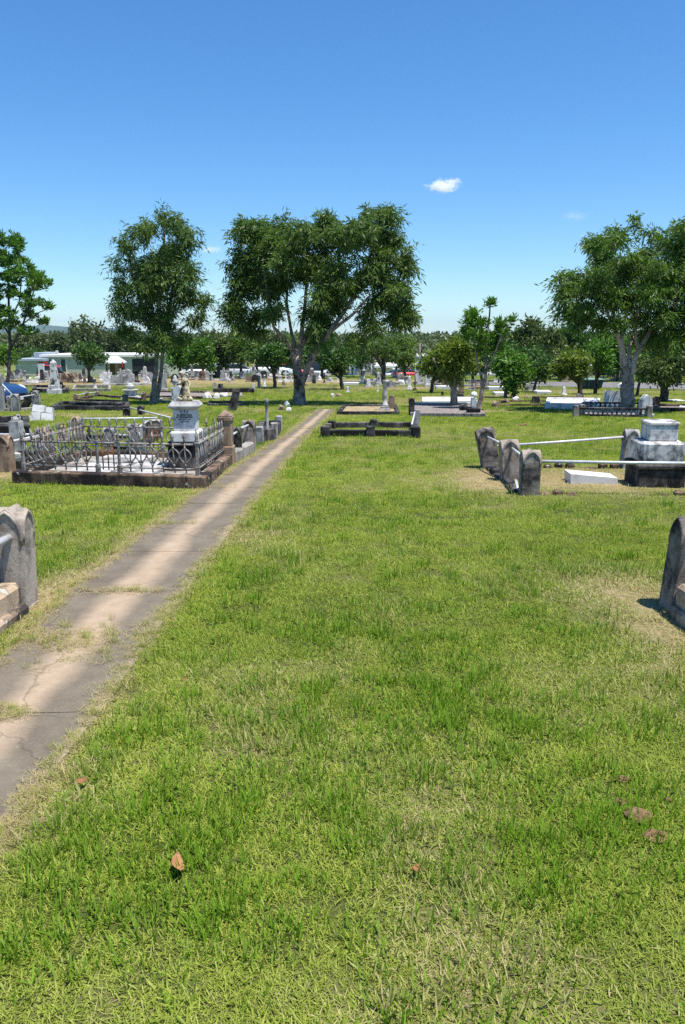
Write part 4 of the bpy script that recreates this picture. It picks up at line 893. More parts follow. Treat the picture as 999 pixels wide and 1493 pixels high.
tree('gum_tree', 'biggest gum tree with wide drooping crown and forked pale trunk by the path end', (437, 590),
 [(368, 345, 26, 26), (350, 380, 20, 30), (345, 440, 17, 30), (362, 470, 24, 22), (398, 345, 30, 34), (385, 400, 34, 40), (432, 335, 38, 30), (428, 390, 38, 42), (472, 340, 34, 32), (478, 395, 34, 42), (505, 350, 18, 22), (545, 322, 34, 28), (525, 345, 18, 30),
  (562, 365, 38, 36), (590, 385, 14, 26), (555, 415, 38, 34), (588, 448, 17, 30), (545, 460, 26, 26), (515, 405, 22, 32), (400, 450, 16, 22), (458, 448, 20, 32), (464, 490, 9, 30), (492, 440, 18, 24), (575, 468, 20, 14), (350, 415, 22, 20), (520, 496, 13, 16), (470, 470, 14, 22), (560, 310, 16, 14), (360, 330, 12, 12), (335, 460, 8, 12), (600, 465, 7, 12)],
 [[(437, 594, 18, 0), (436, 575, 15, 0), (434, 545, 13, 0), (433, 520, 12, 0)], [(431, 530, 9, 0), (427, 512, 7, 0), (415, 495, 5.5, -.3), (400, 478, 4.5, -.6), (392, 445, 3.2, -.8), (385, 390, 3, -.8)], [(435, 530, 10, 0), (438, 500, 7, .2), (444, 450, 5, .5), (448, 390, 4, .6), (452, 340, 3, .6)],
  [(433, 520, 7, 0), (424, 480, 4.5, .5), (418, 440, 4, .8), (420, 380, 4, .9), (430, 335, 2, .9)], [(439, 566, 9, 0), (447, 538, 9, -.2), (461, 510, 8, -.4), (480, 484, 7, -.5), (506, 448, 5.5, -.3), (530, 405, 4, 0), (548, 350, 3, .3)], [(484, 482, 5.5, -.5), (515, 458, 4, -.8), (540, 430, 2.5, -.6)], [(438, 505, 10, .2), (462, 460, 6, 1), (480, 400, 4, 1.4), (485, 350, 2, 1.5)], [(428, 595, 4, 0), (431, 575, 6, 0), (433, 548, 6, 0)], [(446, 595, 4, .1), (442, 570, 6, 0), (438, 545, 6, 0)]],
 'leaf_gum', 'bark', 'droop', .52, .25, .05, 2.6, 3)
tree('gum_tree', 'tall narrow gum tree with twin grey trunks on the left', (226, 589),
 [(240, 318, 11, 18), (256, 335, 18, 20), (216, 345, 22, 22), (186, 358, 14, 18), (246, 362, 32, 28), (279, 345, 9, 20), (205, 395, 32, 28), (266, 395, 24, 28), (180, 420, 14, 26), (226, 430, 34, 34), (270, 430, 20, 24), (192, 460, 24, 28), (240, 470, 32, 28), (215, 497, 30, 16), (250, 490, 26, 20), (298, 440, 13, 13), (285, 464, 15, 13), (180, 482, 10, 16), (172, 440, 10, 16), (236, 400, 26, 26), (168, 385, 6, 14)],
 [[(222, 592, 10, 0), (225, 565, 8, 0), (228, 530, 6.5, 0), (230, 500, 5.5, 0), (232, 430, 6, 0), (240, 340, 3, 0)], [(227, 592, 8, .1), (233, 555, 6, .2), (237, 525, 5, .3), (241, 490, 6, .4), (252, 420, 4, .6), (262, 370, 2, .6)], [(230, 505, 6, 0), (258, 485, 4, -.3), (283, 464, 2, -.3)], [(229, 500, 6, 0), (210, 460, 4, .4), (195, 410, 3, .6), (188, 370, 2, .6)]],
 'leaf_gum', 'bark', 'droop', .44, .23, .046, 1.6, 4)
tree('gum_tree', 'broad gum tree with orange pale limbs over the baluster grave on the right', (915, 600),
 [(905, 342, 22, 18), (880, 358, 18, 22), (898, 385, 34, 32), (852, 398, 18, 18), (838, 420, 16, 18), (822, 436, 8, 12), (870, 420, 32, 28), (858, 460, 28, 24), (910, 430, 34, 30), (893, 470, 20, 15), (838, 452, 14, 18), (945, 395, 26, 30), (980, 346, 22, 18), (1014, 370, 38, 38), (960, 366, 12, 14), (985, 400, 34, 38), (1035, 420, 38, 38), (960, 440, 30, 30), (1000, 460, 38, 28), (958, 490, 15, 28), (988, 492, 26, 20), (940, 464, 14, 16), (1040, 470, 30, 24), (812, 410, 5, 10)],
 [[(915, 604, 23, 0), (915, 575, 19, 0), (915, 550, 17, 0), (916, 534, 17, 0)]],
 'leaf_gum_green', 'bark', 'droop', .58, .21, .046, 2.6, 5)
tr = [o for o in bpy.data.objects if o.get('label', '').startswith('broad gum')][0]
limb_mesh(tr, [[(911, 546, 11, 0), (908, 515, 9, 0), (905, 495, 9, 0), (892, 470, 5, -.3), (880, 440, 3, -.4)], [(918, 546, 11, 0), (927, 522, 8, 0), (934, 508, 8, .2), (950, 478, 6, .4), (985, 440, 4, .6), (1000, 400, 2, .6)], [(906, 500, 7, 0), (914, 450, 5, .4), (908, 390, 3, .6)], [(917, 538, 9, 0), (918, 505, 6, .5), (930, 470, 5, .9), (940, 410, 3, 1)], [(932, 512, 6, .2), (926, 480, 5, .3), (930, 445, 3, .3)]], tr.location.y, 'palebark', 6, 'limbs')
tree('large_leaved_tree', 'open glossy large leaved tree at the left edge behind the blue car', (12, 564),
 [(0, 345, 7, 9), (12, 352, 9, 12), (19, 347, 5, 8), (8, 378, 16, 14), (25, 385, 12, 12), (36, 394, 10, 12), (50, 402, 10, 8), (58, 410, 9, 8), (68, 414, 7, 6), (45, 418, 11, 10), (16, 406, 16, 13), (3, 425, 12, 12), (26, 430, 14, 10), (46, 446, 12, 9), (60, 443, 7, 6), (72, 450, 7, 8), (54, 470, 9, 7), (30, 460, 14, 9), (14, 475, 16, 9), (40, 484, 10, 7), (-8, 440, 14, 14), (-20, 400, 16, 18), (-25, 460, 14, 14), (20, 362, 12, 10), (-10, 370, 12, 14), (2, 455, 10, 10)],
 [[(10, 572, 6, 0), (13, 540, 5, 0), (15, 500, 4.5, 0), (13, 450, 3.5, 0), (12, 380, 2, 0)], [(15, 510, 3.5, 0), (30, 480, 3, -.5), (42, 450, 2.2, -.8), (52, 415, 1.5, -1)], [(14, 490, 3, 0), (-5, 455, 2.5, .5), (-18, 410, 1.6, .8)], [(14, 470, 3, 0), (28, 440, 2, .6), (32, 400, 1.5, .8)], [(36, 470, 2, -.5), (58, 455, 1.5, -.6), (70, 450, 1, -.6)]],
 'leaf_bright', 'darkbark', 'rosette', .42, .28, .10, 2.4, 7)
tree('frangipani_tree', 'thin frangipani tree with a tall topmost rosette in the right middle', (699, 599),
 [(715, 443, 6, 5, 0), (690, 458, 9, 7), (683, 470, 9, 9), (700, 473, 16, 7), (730, 473, 10, 6), (748, 468, 8, 5), (692, 490, 18, 9), (716, 495, 20, 9), (735, 485, 10, 6), (680, 485, 8, 8), (705, 510, 18, 8), (725, 508, 12, 8)],
 [[(698, 601, 8, 0), (702, 575, 6.5, 0), (708, 550, 5, 0), (710, 500, 3.5, 0), (715, 442, 2, 0)], [(705, 560, 4, 0), (696, 530, 3, .2), (692, 495, 2.5, .3), (688, 460, 2, .3)], [(708, 545, 3.5, 0), (720, 520, 2.5, -.2), (735, 480, 2, -.3), (748, 470, 1.5, -.3)], [(709, 520, 3, 0), (702, 500, 2, .3), (698, 475, 1.5, .3)]],
 'leaf_bright', 'bark', 'rosette', .32, .19, .065, .8, 8)
def round_clumps(cx, cy, rx, ry, n, seed, lump=.42):
    r_ = random.Random(seed); out = [(cx, cy, rx*.55, ry*.55)]
    for k in range(n):
        a = 2*PI*k/n+r_.uniform(-.3, .3); q = r_.uniform(.25, .86); s_ = r_.uniform(.5, 1.1)*lump*.86
        out.append((cx+rx*q*math.cos(a), cy-ry*q*math.sin(a), rx*s_, ry*s_))
    return out
def small_tree(name, label, px, py, cx, cy, rx, ry, lmat, seed, L=.22, W=.1, dens=.5, tw=5, style='bush', multi=0, group=None, bmat='darkbark', n=9, shift=0):
    ry *= .86; cy -= .07*ry; P = at(px, py); k = ppm(P); limbs = [[(px, py+2, tw*1.25, 0), (px+(cx-px)*.25, py-(py-cy)*.35, tw*.95, 0), (px+(cx-px)*.6, py-(py-cy)*.7, tw*.7, 0), (cx, cy-ry*.3, tw*.35, 0)]]
    r_ = random.Random(seed)
    for m_ in range(4+multi):
        a = r_.uniform(-.9, .9); y1 = py-(py-cy)*.4; limbs.append([(px+(cx-px)*.3, y1, tw*.75, 0), (cx+rx*.35*math.sin(a*2)*1.0, cy+ry*.55, tw*.5, r_.uniform(-.4, .4)), (cx+rx*.7*math.sin(a*2), cy, tw*.25, r_.uniform(-.7, .7))])
    return tree(name, label, (px, py), round_clumps(cx, cy, rx, ry, n, seed), limbs, lmat, bmat, style, dens*(k/24.)**-.0, L, W, rx/k, seed, group)
small_tree('mango_tree', 'leaning mango like tree with yellow green crown behind the gravel grave', 664, 594, 657, 526, 44, 42, 'leaf_yellow', 21, .20, .075, .42, 10, n=12, multi=2, bmat='bark')
small_tree('round_tree', 'dense dark round tree standing between the obelisk and the pavilion', 129, 558, 131, 519, 23, 20, 'leaf_dark', 22, .26, .12, .75, 4)
small_tree('umbrella_tree', 'dark umbrella shaped tree left of the big gum trunk', 401, 566, 396, 519, 33, 26, 'leaf_dark', 23, .24, .10, .7, 5)
small_tree('round_tree', 'small dense tree with branching white trunk right of the big gum', 499, 568, 492, 530, 29, 28, 'leaf_dark', 24, .22, .1, .7, 5)
small_tree('weeping_tree', 'dark hanging tree with slim pale trunk right of the small dense tree', 559, 560, 562, 511, 34, 34, 'leaf_gum', 25, .3, .08, .45, 6, 'droop')
small_tree('round_tree', 'low dark tree with short trunk left of the mango tree', 628, 573, 638, 535, 24, 22, 'leaf_dark', 26, .22, .1, .65, 5)
small_tree('round_tree', 'bright green pointed tree right of the frangipani', 750, 580, 748, 540, 27, 32, 'leaf_bright', 27, .24, .11, .5, 5)
small_tree('round_tree', 'yellow green round tree before the right hand road', 848, 580, 836, 529, 38, 30, 'leaf_yellow', 28, .22, .09, .55, 7, multi=2)
small_tree('round_tree', 'small dark twin trunk tree by the pale blue slab', 778, 572, 788, 540, 24, 20, 'leaf_dark', 29, .24, .1, .6, 4)
small_tree('spreading_tree', 'low spreading tree with many dark limbs at the right edge', 968, 585, 970, 538, 46, 28, 'leaf_olive', 30, .2, .08, .5, 11, multi=5, n=12)
small_tree('round_tree', 'green tree between the yellow green tree and the right gum', 868, 575, 876, 522, 24, 34, 'leaf_bright', 31, .24, .1, .45, 5)
small_tree('round_tree', 'thin trunked tree right behind the right gum', 929, 578, 940, 532, 26, 26, 'leaf_bright', 32, .22, .1, .45, 4)
gl = 'leafy trees in the row behind the graves'
for i, (px, py, cx, cy, rx, ry, lm, lab) in enumerate([(262, 551, 264, 516, 24, 28, 'leaf_bright', 'bright green tree just right of the left gum trunk'), (296, 552, 296, 518, 22, 29, 'leaf_bright', 'bright green tree behind the statue'), (324, 551, 324, 512, 21, 32, 'leaf_olive', 'olive green tree with dark trunk behind the fallen beam'),
    (352, 552, 350, 512, 20, 30, 'leaf_gum', 'slim dark gum between the olive tree and umbrella tree'), (375, 550, 372, 508, 24, 34, 'leaf_olive', 'olive tree rising behind the umbrella tree'), (470, 552, 470, 512, 24, 26, 'leaf_dark', 'dark tree right behind the big gum trunk'), (528, 550, 524, 515, 26, 26, 'leaf_olive', 'olive tree behind the small dense tree'),
    (590, 551, 592, 520, 15, 28, 'leaf_yellow', 'narrow yellow green tree right of the dark hanging tree'), (14, 552, 10, 520, 20, 18, 'leaf_bright', 'bright bush like tree at the left edge below the large leaved tree'), (46, 548, 46, 520, 20, 20, 'leaf_dark', 'dark low tree before the green building left end'),
    (792, 556, 782, 502, 46, 36, 'leaf_olive', 'large olive dome tree behind the right hand rows'), (838, 554, 830, 500, 34, 34, 'leaf_dark', 'large dark tree between the dome tree and right gum'), (768, 560, 770, 530, 28, 28, 'leaf_dark', 'dark tree below the large olive dome'), (900, 556, 905, 515, 34, 34, 'leaf_bright', 'broad bright tree behind the right gum trunk'),
    (986, 556, 985, 512, 34, 30, 'leaf_olive', 'olive tree at the right edge behind the spreading tree'), (430, 550, 424, 512, 22, 26, 'leaf_gum', 'dark gum hidden behind the big gum trunk'), (690, 556, 690, 525, 30, 26, 'leaf_dark', 'dark tree behind the frangipani'), (725, 556, 728, 522, 28, 28, 'leaf_dark', 'dark green tree right behind the frangipani')]):
    small_tree('leafy_tree', lab, px, py, cx, cy, rx, ry, lm, 50+i, .36, .16, .42, 4, group=gl)
# taller trees beyond the buildings, each on its own trunk, placed by distance
def far_tree(label, px, top, wpx, dist, lm, seed, conifer=False, name='tall_tree', group='tall trees beyond the buildings'):
    x = onplane(px, 500, dist).x; P = V3((x, dist, g(dist))); k = ppm(P); h = hgt(P, top); py = 746.5; 
    zb = P.z; rowb = top+h*k; cy = top+h*k*.42; ry = h*k*.46; rx = wpx/2
    limbs = [[(px, rowb+1, 5, 0), (px, cy, 3, 0), (px, top+ry*.3, 1.2, 0)]]
    if conifer:
        cl = []
        for j in range(9):
            t = j/8; wv = rx*(.15+.85*t)*(.8+.3*random.random()); cl.append((px+random.uniform(-.3, .3)*wv, top+4+t*ry*1.7, max(3, wv*.8), ry*.2))
    else: cl = round_clumps(px, cy, rx, ry, 9, seed, .45)
    tree(name, label, None, cl, limbs, lm, 'darkbark', 'bush', .55, .9 if dist > 130 else .6, .36 if dist > 130 else .26, rx/k, seed, group, P)
for i, (px, top, wp, d, lm, lab, cf) in enumerate([(108, 470, 30, 130, 'leaf_far', 'pointed olive conifer like tree beyond the green building', True), (124, 466, 18, 135, 'leaf_far', 'tallest slim conifer like tree beyond the green building', True), (142, 477, 24, 140, 'leaf_far', 'lower pointed tree right of the tallest slim one', True), (85, 486, 34, 150, 'leaf_far', 'broad olive tree left of the pointed ones', False),
    (165, 484, 42, 145, 'leaf_far', 'broad dark tree above the white pavilion', False), (195, 486, 40, 150, 'leaf_far', 'rounded tree behind the left gum trunk', False), (60, 492, 34, 155, 'leaf_far', 'rounded olive tree above the green building left end', False), (30, 488, 40, 150, 'leaf_far', 'rounded tree behind the large leaved tree', False), (225, 488, 36, 160, 'leaf_far', 'rounded far tree right of the left gum trunk', False),
    (305, 487, 40, 150, 'leaf_far', 'far dark tree above the statue', False), (340, 486, 36, 150, 'leaf_far', 'far olive tree above the fallen beam', False), (255, 487, 40, 150, 'leaf_far', 'far olive tree beside the left gum crown', False), (400, 488, 44, 160, 'leaf_far', 'far tree behind the umbrella tree', False), (455, 490, 44, 160, 'leaf_far', 'far tree seen under the big gum crown', False), (510, 490, 40, 160, 'leaf_far', 'far tree above the tan shed', False),
    (720, 489, 40, 150, 'leaf_far', 'far tree behind the frangipani top', False), (665, 490, 40, 190, 'leaf_far', 'far tree on the rise behind the mango crown', False), (760, 480, 44, 150, 'leaf_far', 'far tree left of the large dome', False), (870, 485, 50, 150, 'leaf_far', 'far tree between the dome and the right gum', False), (940, 488, 50, 150, 'leaf_far', 'far tree behind the right gum fork', False), (990, 486, 50, 150, 'leaf_far', 'far tree at the right edge', False)]):
    far_tree(lab, px, top, wp, d, lm, 80+i, cf)

# ------------------------------------------------------------------ road, buildings, fence and vehicles
def road():
    q = [at(690, 561), at(1250, 574), at(1250, 561), at(690, 556)]; b = B(); n = 30; vs = []
    for k in range(n+1):
        t = k/n
        for a_, b_ in ((q[0], q[1]), (q[3], q[2])):
            p = a_+(b_-a_)*t; vs.append((p.x, p.y, g(p.y)+.03))
    b.add(vs, [(2*k, 2*k+2, 2*k+3, 2*k+1) for k in range(n)])
    tag(b.obj('road', M['asphalt'], None), 'grey asphalt road crossing behind the graves on the right', None, None, 'structure')
    PLOTS.append([(p.x, p.y) for p in q])
road()
def pm(n, c, r=.6, var=.12): M[n] = plain_mat(n, c, r, 0, var, .7)
pm('green_wall', (.46, .47, .37)); pm('white_roof', (.72, .71, .69)); pm('blue_grey_roof', (.33, .38, .43)); pm('dark_door', (.03, .06, .055)); pm('red_paint', (.42, .03, .035), .35); pm('tan_wall', (.50, .42, .32)); pm('yellow_wall', (.60, .47, .16)); pm('blue_wall', (.2, .3, .42))
pm('brown_wood', (.19, .10, .05)); pm('yellow_wood', (.42, .29, .13)); pm('dark_shade', (.02, .02, .022)); pm('grey_wall', (.42, .42, .4)); pm('yellow_sign', (.75, .5, .05), .4, .05); pm('teal_wall', (.16, .27, .23))  # dark_shade: shade inside the open sheds put into the colour; also black parts
def wbox(T, name, x0, x1, zb, zt, y0, y1, mat, bev=.03):
    return B().box(((x0+x1)/2-T.location.x, (y0+y1)/2-T.location.y, zb-T.location.z), (x1-x0, y1-y0, zt-zb), bev).obj(name, M[mat], T)
def px2x(px, d): return onplane(px, 530, d).x
def row2z(row, d): return onplane(500, row, d).z
def building(name, label, d, x0, x1, top, deep, wall, roof, openings=(), overhang=.3, rooft=.35, base=None):
    X0, X1 = px2x(x0, d), px2x(x1, d); zb = g(d)-.3; zt = row2z(top, d)
    T = thing(name, label, 'building', ((X0+X1)/2, d, g(d)))
    wbox(T, 'wall', X0, X1, zb, zt-rooft, d, d+deep, wall); wbox(T, 'roof', X0-overhang, X1+overhang, zt-rooft+.003, zt, d-overhang, d+deep+overhang, roof)
    for (nm, a, b_, r0, r1, mt) in openings:
        xa, xb = px2x(a, d), px2x(b_, d); za, zb2 = row2z(r1, d), row2z(r0, d); zb2 = min(zb2, zt-rooft-.05)
        wbox(T, nm, xa, xb, max(za, zb+.3), zb2, d-.08, d+.25, mt, .01)
        if nm in ('door', 'window'):
            fr = wbox(T, nm+'_frame', xa-.08, xa, max(za, zb+.3), zb2+.08, d-.12, d+.2, 'white_roof', .01); wbox(T, nm+'_frame', xb, xb+.08, max(za, zb+.3), zb2+.08, d-.12, d+.2, 'white_roof', .01)
    return T
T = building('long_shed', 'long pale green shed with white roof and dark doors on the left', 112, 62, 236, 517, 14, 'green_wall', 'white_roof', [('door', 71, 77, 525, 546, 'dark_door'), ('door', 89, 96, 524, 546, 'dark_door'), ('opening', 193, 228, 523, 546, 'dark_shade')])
wbox(T, 'chimney', px2x(82, 114), px2x(85, 114), row2z(519, 114), row2z(511, 114), 114, 114.4, 'grey_wall')
T = building('low_shed', 'low dull green shed with blue grey roof and red sign at its left end', 110, 22, 61.5, 523, 10, 'green_wall', 'blue_grey_roof', [('sign_board', 56, 68, 527, 531, 'red_paint'), ('awning', 47, 66, 531.5, 533, 'white_roof')])
wbox(T, 'roof_box', px2x(50, 113), px2x(69, 113), row2z(523, 113), row2z(514, 113), 113, 118, 'blue_grey_roof')
def pavilion():
    d = 84; x0, x1 = px2x(153, d), px2x(176, d); zb = g(d); zt = row2z(530, d); za = row2z(519, d); c = (x0+x1)/2; w_ = x1-x0
    T = thing('pavilion', 'small white roofed pavilion with yellow wooden sides beside the round dense tree', 'pavilion', (c, d, zb))
    B().box((0, w_/2, zt-zb), (w_+.3, w_+.3, .12), .01).box((0, w_/2, zt-zb+.12), (w_+.3, w_+.3, za-zt-.12), 0, (.5, .5)).obj('roof', M['white_roof'], T)
    for sx in (-1, 1):
        for yy in (.1, w_-.1): B().box((sx*(w_/2-.1), yy, -.1), (.14, .14, zt-zb+.1), .01).obj('post', M['brown_wood'], T)
    n = 5
    for k in range(n): B().box((w_/2*.22+(k+.5)*(w_*.33/n), .1, 0), (w_*.33/n-.03, .05, zt-zb-.02), .005).obj('plank', M['yellow_wood'], T)
    for k in range(3): B().box((-w_/2*.92+(k+.5)*(w_*.2/3), .1, 0), (w_*.2/3-.03, .05, zt-zb-.02), .005).obj('plank', M['yellow_wood'], T)
    B().box((0, w_-.2, -.05), (w_*.9, .06, zt-zb), .005).obj('back_wall', M['brown_wood'], T)
    wbox(T, 'sign_board', c+w_/2, c+w_/2+.25, zb+1.1, zb+1.7, d-.05, d+.05, 'red_paint')
pavilion()
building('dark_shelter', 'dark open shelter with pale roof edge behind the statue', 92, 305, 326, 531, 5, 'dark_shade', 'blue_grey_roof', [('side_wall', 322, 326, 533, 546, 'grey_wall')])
building('tan_shed', 'tan warehouse with white roof and blue end wall far in the centre', 128, 521, 548, 524, 22, 'tan_wall', 'white_roof', [('door', 526, 531, 533, 545, 'grey_wall')])
building('blue_shed', 'blue walled annex at the left end of the tan warehouse', 127, 508, 520.6, 527, 16, 'blue_wall', 'white_roof', [('door', 512, 516, 533, 545, 'dark_door')])
building('yellow_shed', 'yellow walled warehouse with white roof right of the tan one', 126, 548.8, 592, 533, 14, 'yellow_wall', 'white_roof', [('window', 556, 562, 538, 542, 'dark_door'), ('window', 570, 576, 538, 542, 'dark_door')])
building('white_roofed_shed', 'white roofed long building far right of the yellow warehouse', 165, 592, 648, 518, 20, 'grey_wall', 'white_roof', [('window', 600, 606, 524, 529, 'dark_door'), ('window', 612, 618, 524, 529, 'dark_door'), ('window', 625, 631, 524, 529, 'dark_door')])
building('low_white_building', 'low white building in front of the long white roofed one', 140, 596, 640, 530, 12, 'white_roof', 'blue_grey_roof', [('opening', 598, 612, 534, 539, 'dark_door')])
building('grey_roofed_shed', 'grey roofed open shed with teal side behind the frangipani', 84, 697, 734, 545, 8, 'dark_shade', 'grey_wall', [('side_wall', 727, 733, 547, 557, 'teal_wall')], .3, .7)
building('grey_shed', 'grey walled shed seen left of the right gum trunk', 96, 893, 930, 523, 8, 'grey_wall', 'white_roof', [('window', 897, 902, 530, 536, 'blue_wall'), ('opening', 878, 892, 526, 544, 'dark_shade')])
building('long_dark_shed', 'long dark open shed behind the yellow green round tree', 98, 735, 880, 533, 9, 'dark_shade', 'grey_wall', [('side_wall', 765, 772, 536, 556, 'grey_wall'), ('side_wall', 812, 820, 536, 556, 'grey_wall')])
building('pale_fence_building', 'pale long building behind the spreading tree at the right edge', 92, 932, 1020, 539, 8, 'grey_wall', 'blue_grey_roof', [('window', 945, 955, 544, 549, 'dark_door'), ('window', 970, 980, 544, 549, 'dark_door')])
def skip():
    P = at(861, 567); T = thing('rubbish_skip', 'dark green steel skip standing by the road on the right', 'skip', P); k = ppm(P); w_ = 27/k; h = hgt(P, 552)
    B().box((0, 0, .08), (w_*.86, 1.2, h-.14), .03, (w_, 1.4)).obj('bin', M['dark_door'], T); B().box((0, 0, h-.058), (w_*1.03, 1.5, .07), .02).obj('lid', M['teal_wall'], T)
    for s in (-1, 0, 1): B().box((s*w_*.3, -.66, .15), (.07, .12, h-.3), .01).obj('rib', M['dark_door'], T)
    for s in (-1, 1): B().box((s*w_*.3, 0, -.03), (.12, 1.0, .12), .02).obj('foot', M['dark_shade'], T)
skip()
M['tyre'] = plain_mat('tyre_rubber', (.02, .02, .02), .8); M['alloy'] = plain_mat('wheel_alloy', (.5, .5, .52), .35, .8, .1); M['glass'] = plain_mat('dark_car_glass', (.02, .025, .03), .08, 0, .1); M['glass'].node_tree.nodes['Principled BSDF'].inputs['Specular IOR Level'].default_value = .6
M['lamp'] = plain_mat('clear_headlamp', (.72, .75, .78), .12, .2, .1)
def car_paint(n, c):
    M[n] = plain_mat(n, c, .28, .15, .05); M[n].node_tree.nodes['Principled BSDF'].inputs['Coat Weight'].default_value = .6
for n, c in (('car_blue', (.018, .052, .15)), ('car_white', (.72, .73, .74)), ('car_red', (.40, .02, .03)), ('car_black', (.03, .03, .035)), ('car_silver', (.45, .46, .47)), ('car_green', (.15, .5, .05))): car_paint(n, c)
def loft(st, nsec=12):
    b = B(); vs = []
    for x, zl, zh, hw in st:
        vs += [(x, -hw*.88, zl), (x, hw*.88, zl), (x, hw*.97, zl+.1), (x, hw, zl+(zh-zl)*.5), (x, hw*.97, zh-(zh-zl)*.18), (x, hw*.88, zh-(zh-zl)*.05), (x, hw*.6, zh), (x, 0, zh+.015), (x, -hw*.6, zh), (x, -hw*.88, zh-(zh-zl)*.05), (x, -hw*.97, zh-(zh-zl)*.18), (x, -hw, zl+(zh-zl)*.5), (x, -hw*.97, zl+.1)]
    m = 13; n = len(st); fs = []
    for i in range(n-1):
        for k in range(m): k2 = (k+1) % m; fs.append((i*m+k, (i+1)*m+k, (i+1)*m+k2, i*m+k2))
    fs.append(tuple(range(m))); fs.append(tuple((n-1)*m+k for k in range(m-1, -1, -1)))
    return b.add(vs, fs, True)
wh = B().lathe([(.16, -.1), (.30, -.1), (.325, -.07), (.325, .07), (.30, .1), (.2, .1)], 20, M=Matrix.Rotation(PI/2, 4, 'X')).mesh('wheel', M['tyre'])
rim_b = B()
for k in range(6): rim_b.box((0, 0, .03), (.045, .03, .17), .005, M=Matrix.Rotation(k*PI/3, 4, 'Y'))
rim_b.lathe([(.2, -.02), (.21, 0), (.2, .02)], 16, M=Matrix.Rotation(PI/2, 4, 'X')); rim = rim_b.mesh('rim', M['alloy'])
def car(label, P, heading, paint, kind='car', name='parked_car', group=None):
    T = thing(name, label, 'car' if kind == 'car' else 'van' if kind == 'van' else 'pickup', P, heading, group)
    body = loft([(2.14, .34, .56, .50), (2.08, .24, .66, .66), (1.95, .2, .74, .78), (1.7, .18, .82, .84), (1.3, .18, .89, .86), (.95, .18, .95, .87), (.6, .18, .98, .88), (-1.2, .18, 1.0, .88), (-1.8, .2, .98, .84), (-2.08, .26, .9, .76), (-2.14, .36, .7, .68)]).obj('body', M[paint], T)
    if kind == 'van': cab = [(1.25, .93, .98, .80), (.75, .93, 1.6, .72), (.5, .93, 1.85, .70), (-1.9, .93, 1.88, .72), (-2.08, .93, 1.0, .78)]
    elif kind == 'pickup': cab = [(.95, .93, .99, .8), (.35, .93, 1.45, .66), (-.45, .93, 1.5, .66), (-.75, .93, 1.0, .78)]
    else: cab = [(.8, .93, .97, .8), (.1, .93, 1.40, .64), (-.3, .93, 1.46, .62), (-1.0, .93, 1.42, .62), (-1.85, .93, 1.0, .74)]
    loft(cab).obj('window', M['glass'], T)
    rf = [(x, zh-.03, zh+.012, hw*1.01) for x, zl, zh, hw in cab[1:-1]]; loft(rf).obj('roof', M[paint], T)
    for sx in (1.3, -1.3):
        for s in (-1, 1):
            B().lathe([(.375, -.012), (.375, .012)], 20, M=Matrix.Rotation(PI/2, 4, 'X')).obj('wheel_arch', M['dark_shade'], body, (sx, s*.865, .36))
            wo = link('wheel', wh, T, (sx, s*.80, .325)); link('rim', rim, wo, (0, s*.105, 0))
    for s in (-1, 1):
        B().rock((0, 0, 0), (.26, .13, .10), 1, 2, .06, True).obj('headlight', M['lamp'], T, (1.80, s*.66, .70), (0, R(18), -s*R(28)))
        B().box((0, 0, 0), (.05, .2, .13), .01).obj('taillight', M['red_paint'], T, (-2.08, s*.6, .72)); B().box((0, 0, 0), (.12, .16, .1), .02).obj('mirror', M[paint], T, (.72, s*.95, .98))
    B().box((2.11, 0, .42), (.06, .7, .13), .02).obj('grille', M['dark_shade'], T); B().box((2.125, 0, .28), (.05, .42, .11), .01).obj('number_plate', M['white_roof'], T)
    return T
hd = R(-13); nose = at(29, 594); car('shiny blue car with large clear headlight parked at the left edge', nose-V3((2.1*math.cos(hd), 2.1*math.sin(hd), 0)), hd, 'car_blue', group=None)
gv = 'vehicles parked beyond the graves'
for px, d, hdg, paint, kd, lab in [(78, 104, .1, 'car_red', 'van', 'red van before the pale green shed doors'), (290, 86, .2, 'car_white', 'car', 'white car half hidden behind the statue head'), (396, 78, .1, 'car_white', 'car', 'white car behind the umbrella tree trunk'), (424, 86, 0, 'car_red', 'car', 'red car just left of the big gum trunk'),
    (454, 92, 3.0, 'car_red', 'car', 'dark red car under the yellow sign'), (468, 88, 1.4, 'car_white', 'van', 'white van right of the yellow sign'), (352, 84, .1, 'car_silver', 'car', 'silver car in the row left of the umbrella tree'), (596, 100, .2, 'car_red', 'car', 'red car right of the dark hanging tree'), (583, 104, .1, 'car_white', 'car', 'white car behind the dark hanging tree trunk'),
    (752, 74, .1, 'car_black', 'car', 'black car under the bright pointed tree'), (766, 78, 3.1, 'car_white', 'car', 'white car right of the bright pointed tree trunk'), (805, 76, .15, 'car_silver', 'pickup', 'silver pickup in shade behind the yellow green tree'), (821, 73, .1, 'car_white', 'pickup', 'white pickup right of the silver one in shade'), (994, 80, .1, 'car_green', 'car', 'bright green car at the right edge'), (965, 82, .1, 'car_white', 'van', 'white van behind the spreading tree')]:
    x = px2x(px, d); car(lab, V3((x, d, g(d))), hdg, paint, kd, {'van': 'van', 'pickup': 'pickup_truck'}.get(kd, 'parked_car'), gv)
T = thing('yellow_sign', 'yellow sign board on two posts beyond the graves right of the big gum', 'sign', (px2x(459, 90), 90, g(90)))
B().box((0, 0, 1.55), (.95, .05, .32), .01).obj('board', M['yellow_sign'], T)
for s in (-1, 1): B().box((s*.38, .05, -.1), (.06, .05, 1.9), .005).obj('post', M['grey_wall'], T)
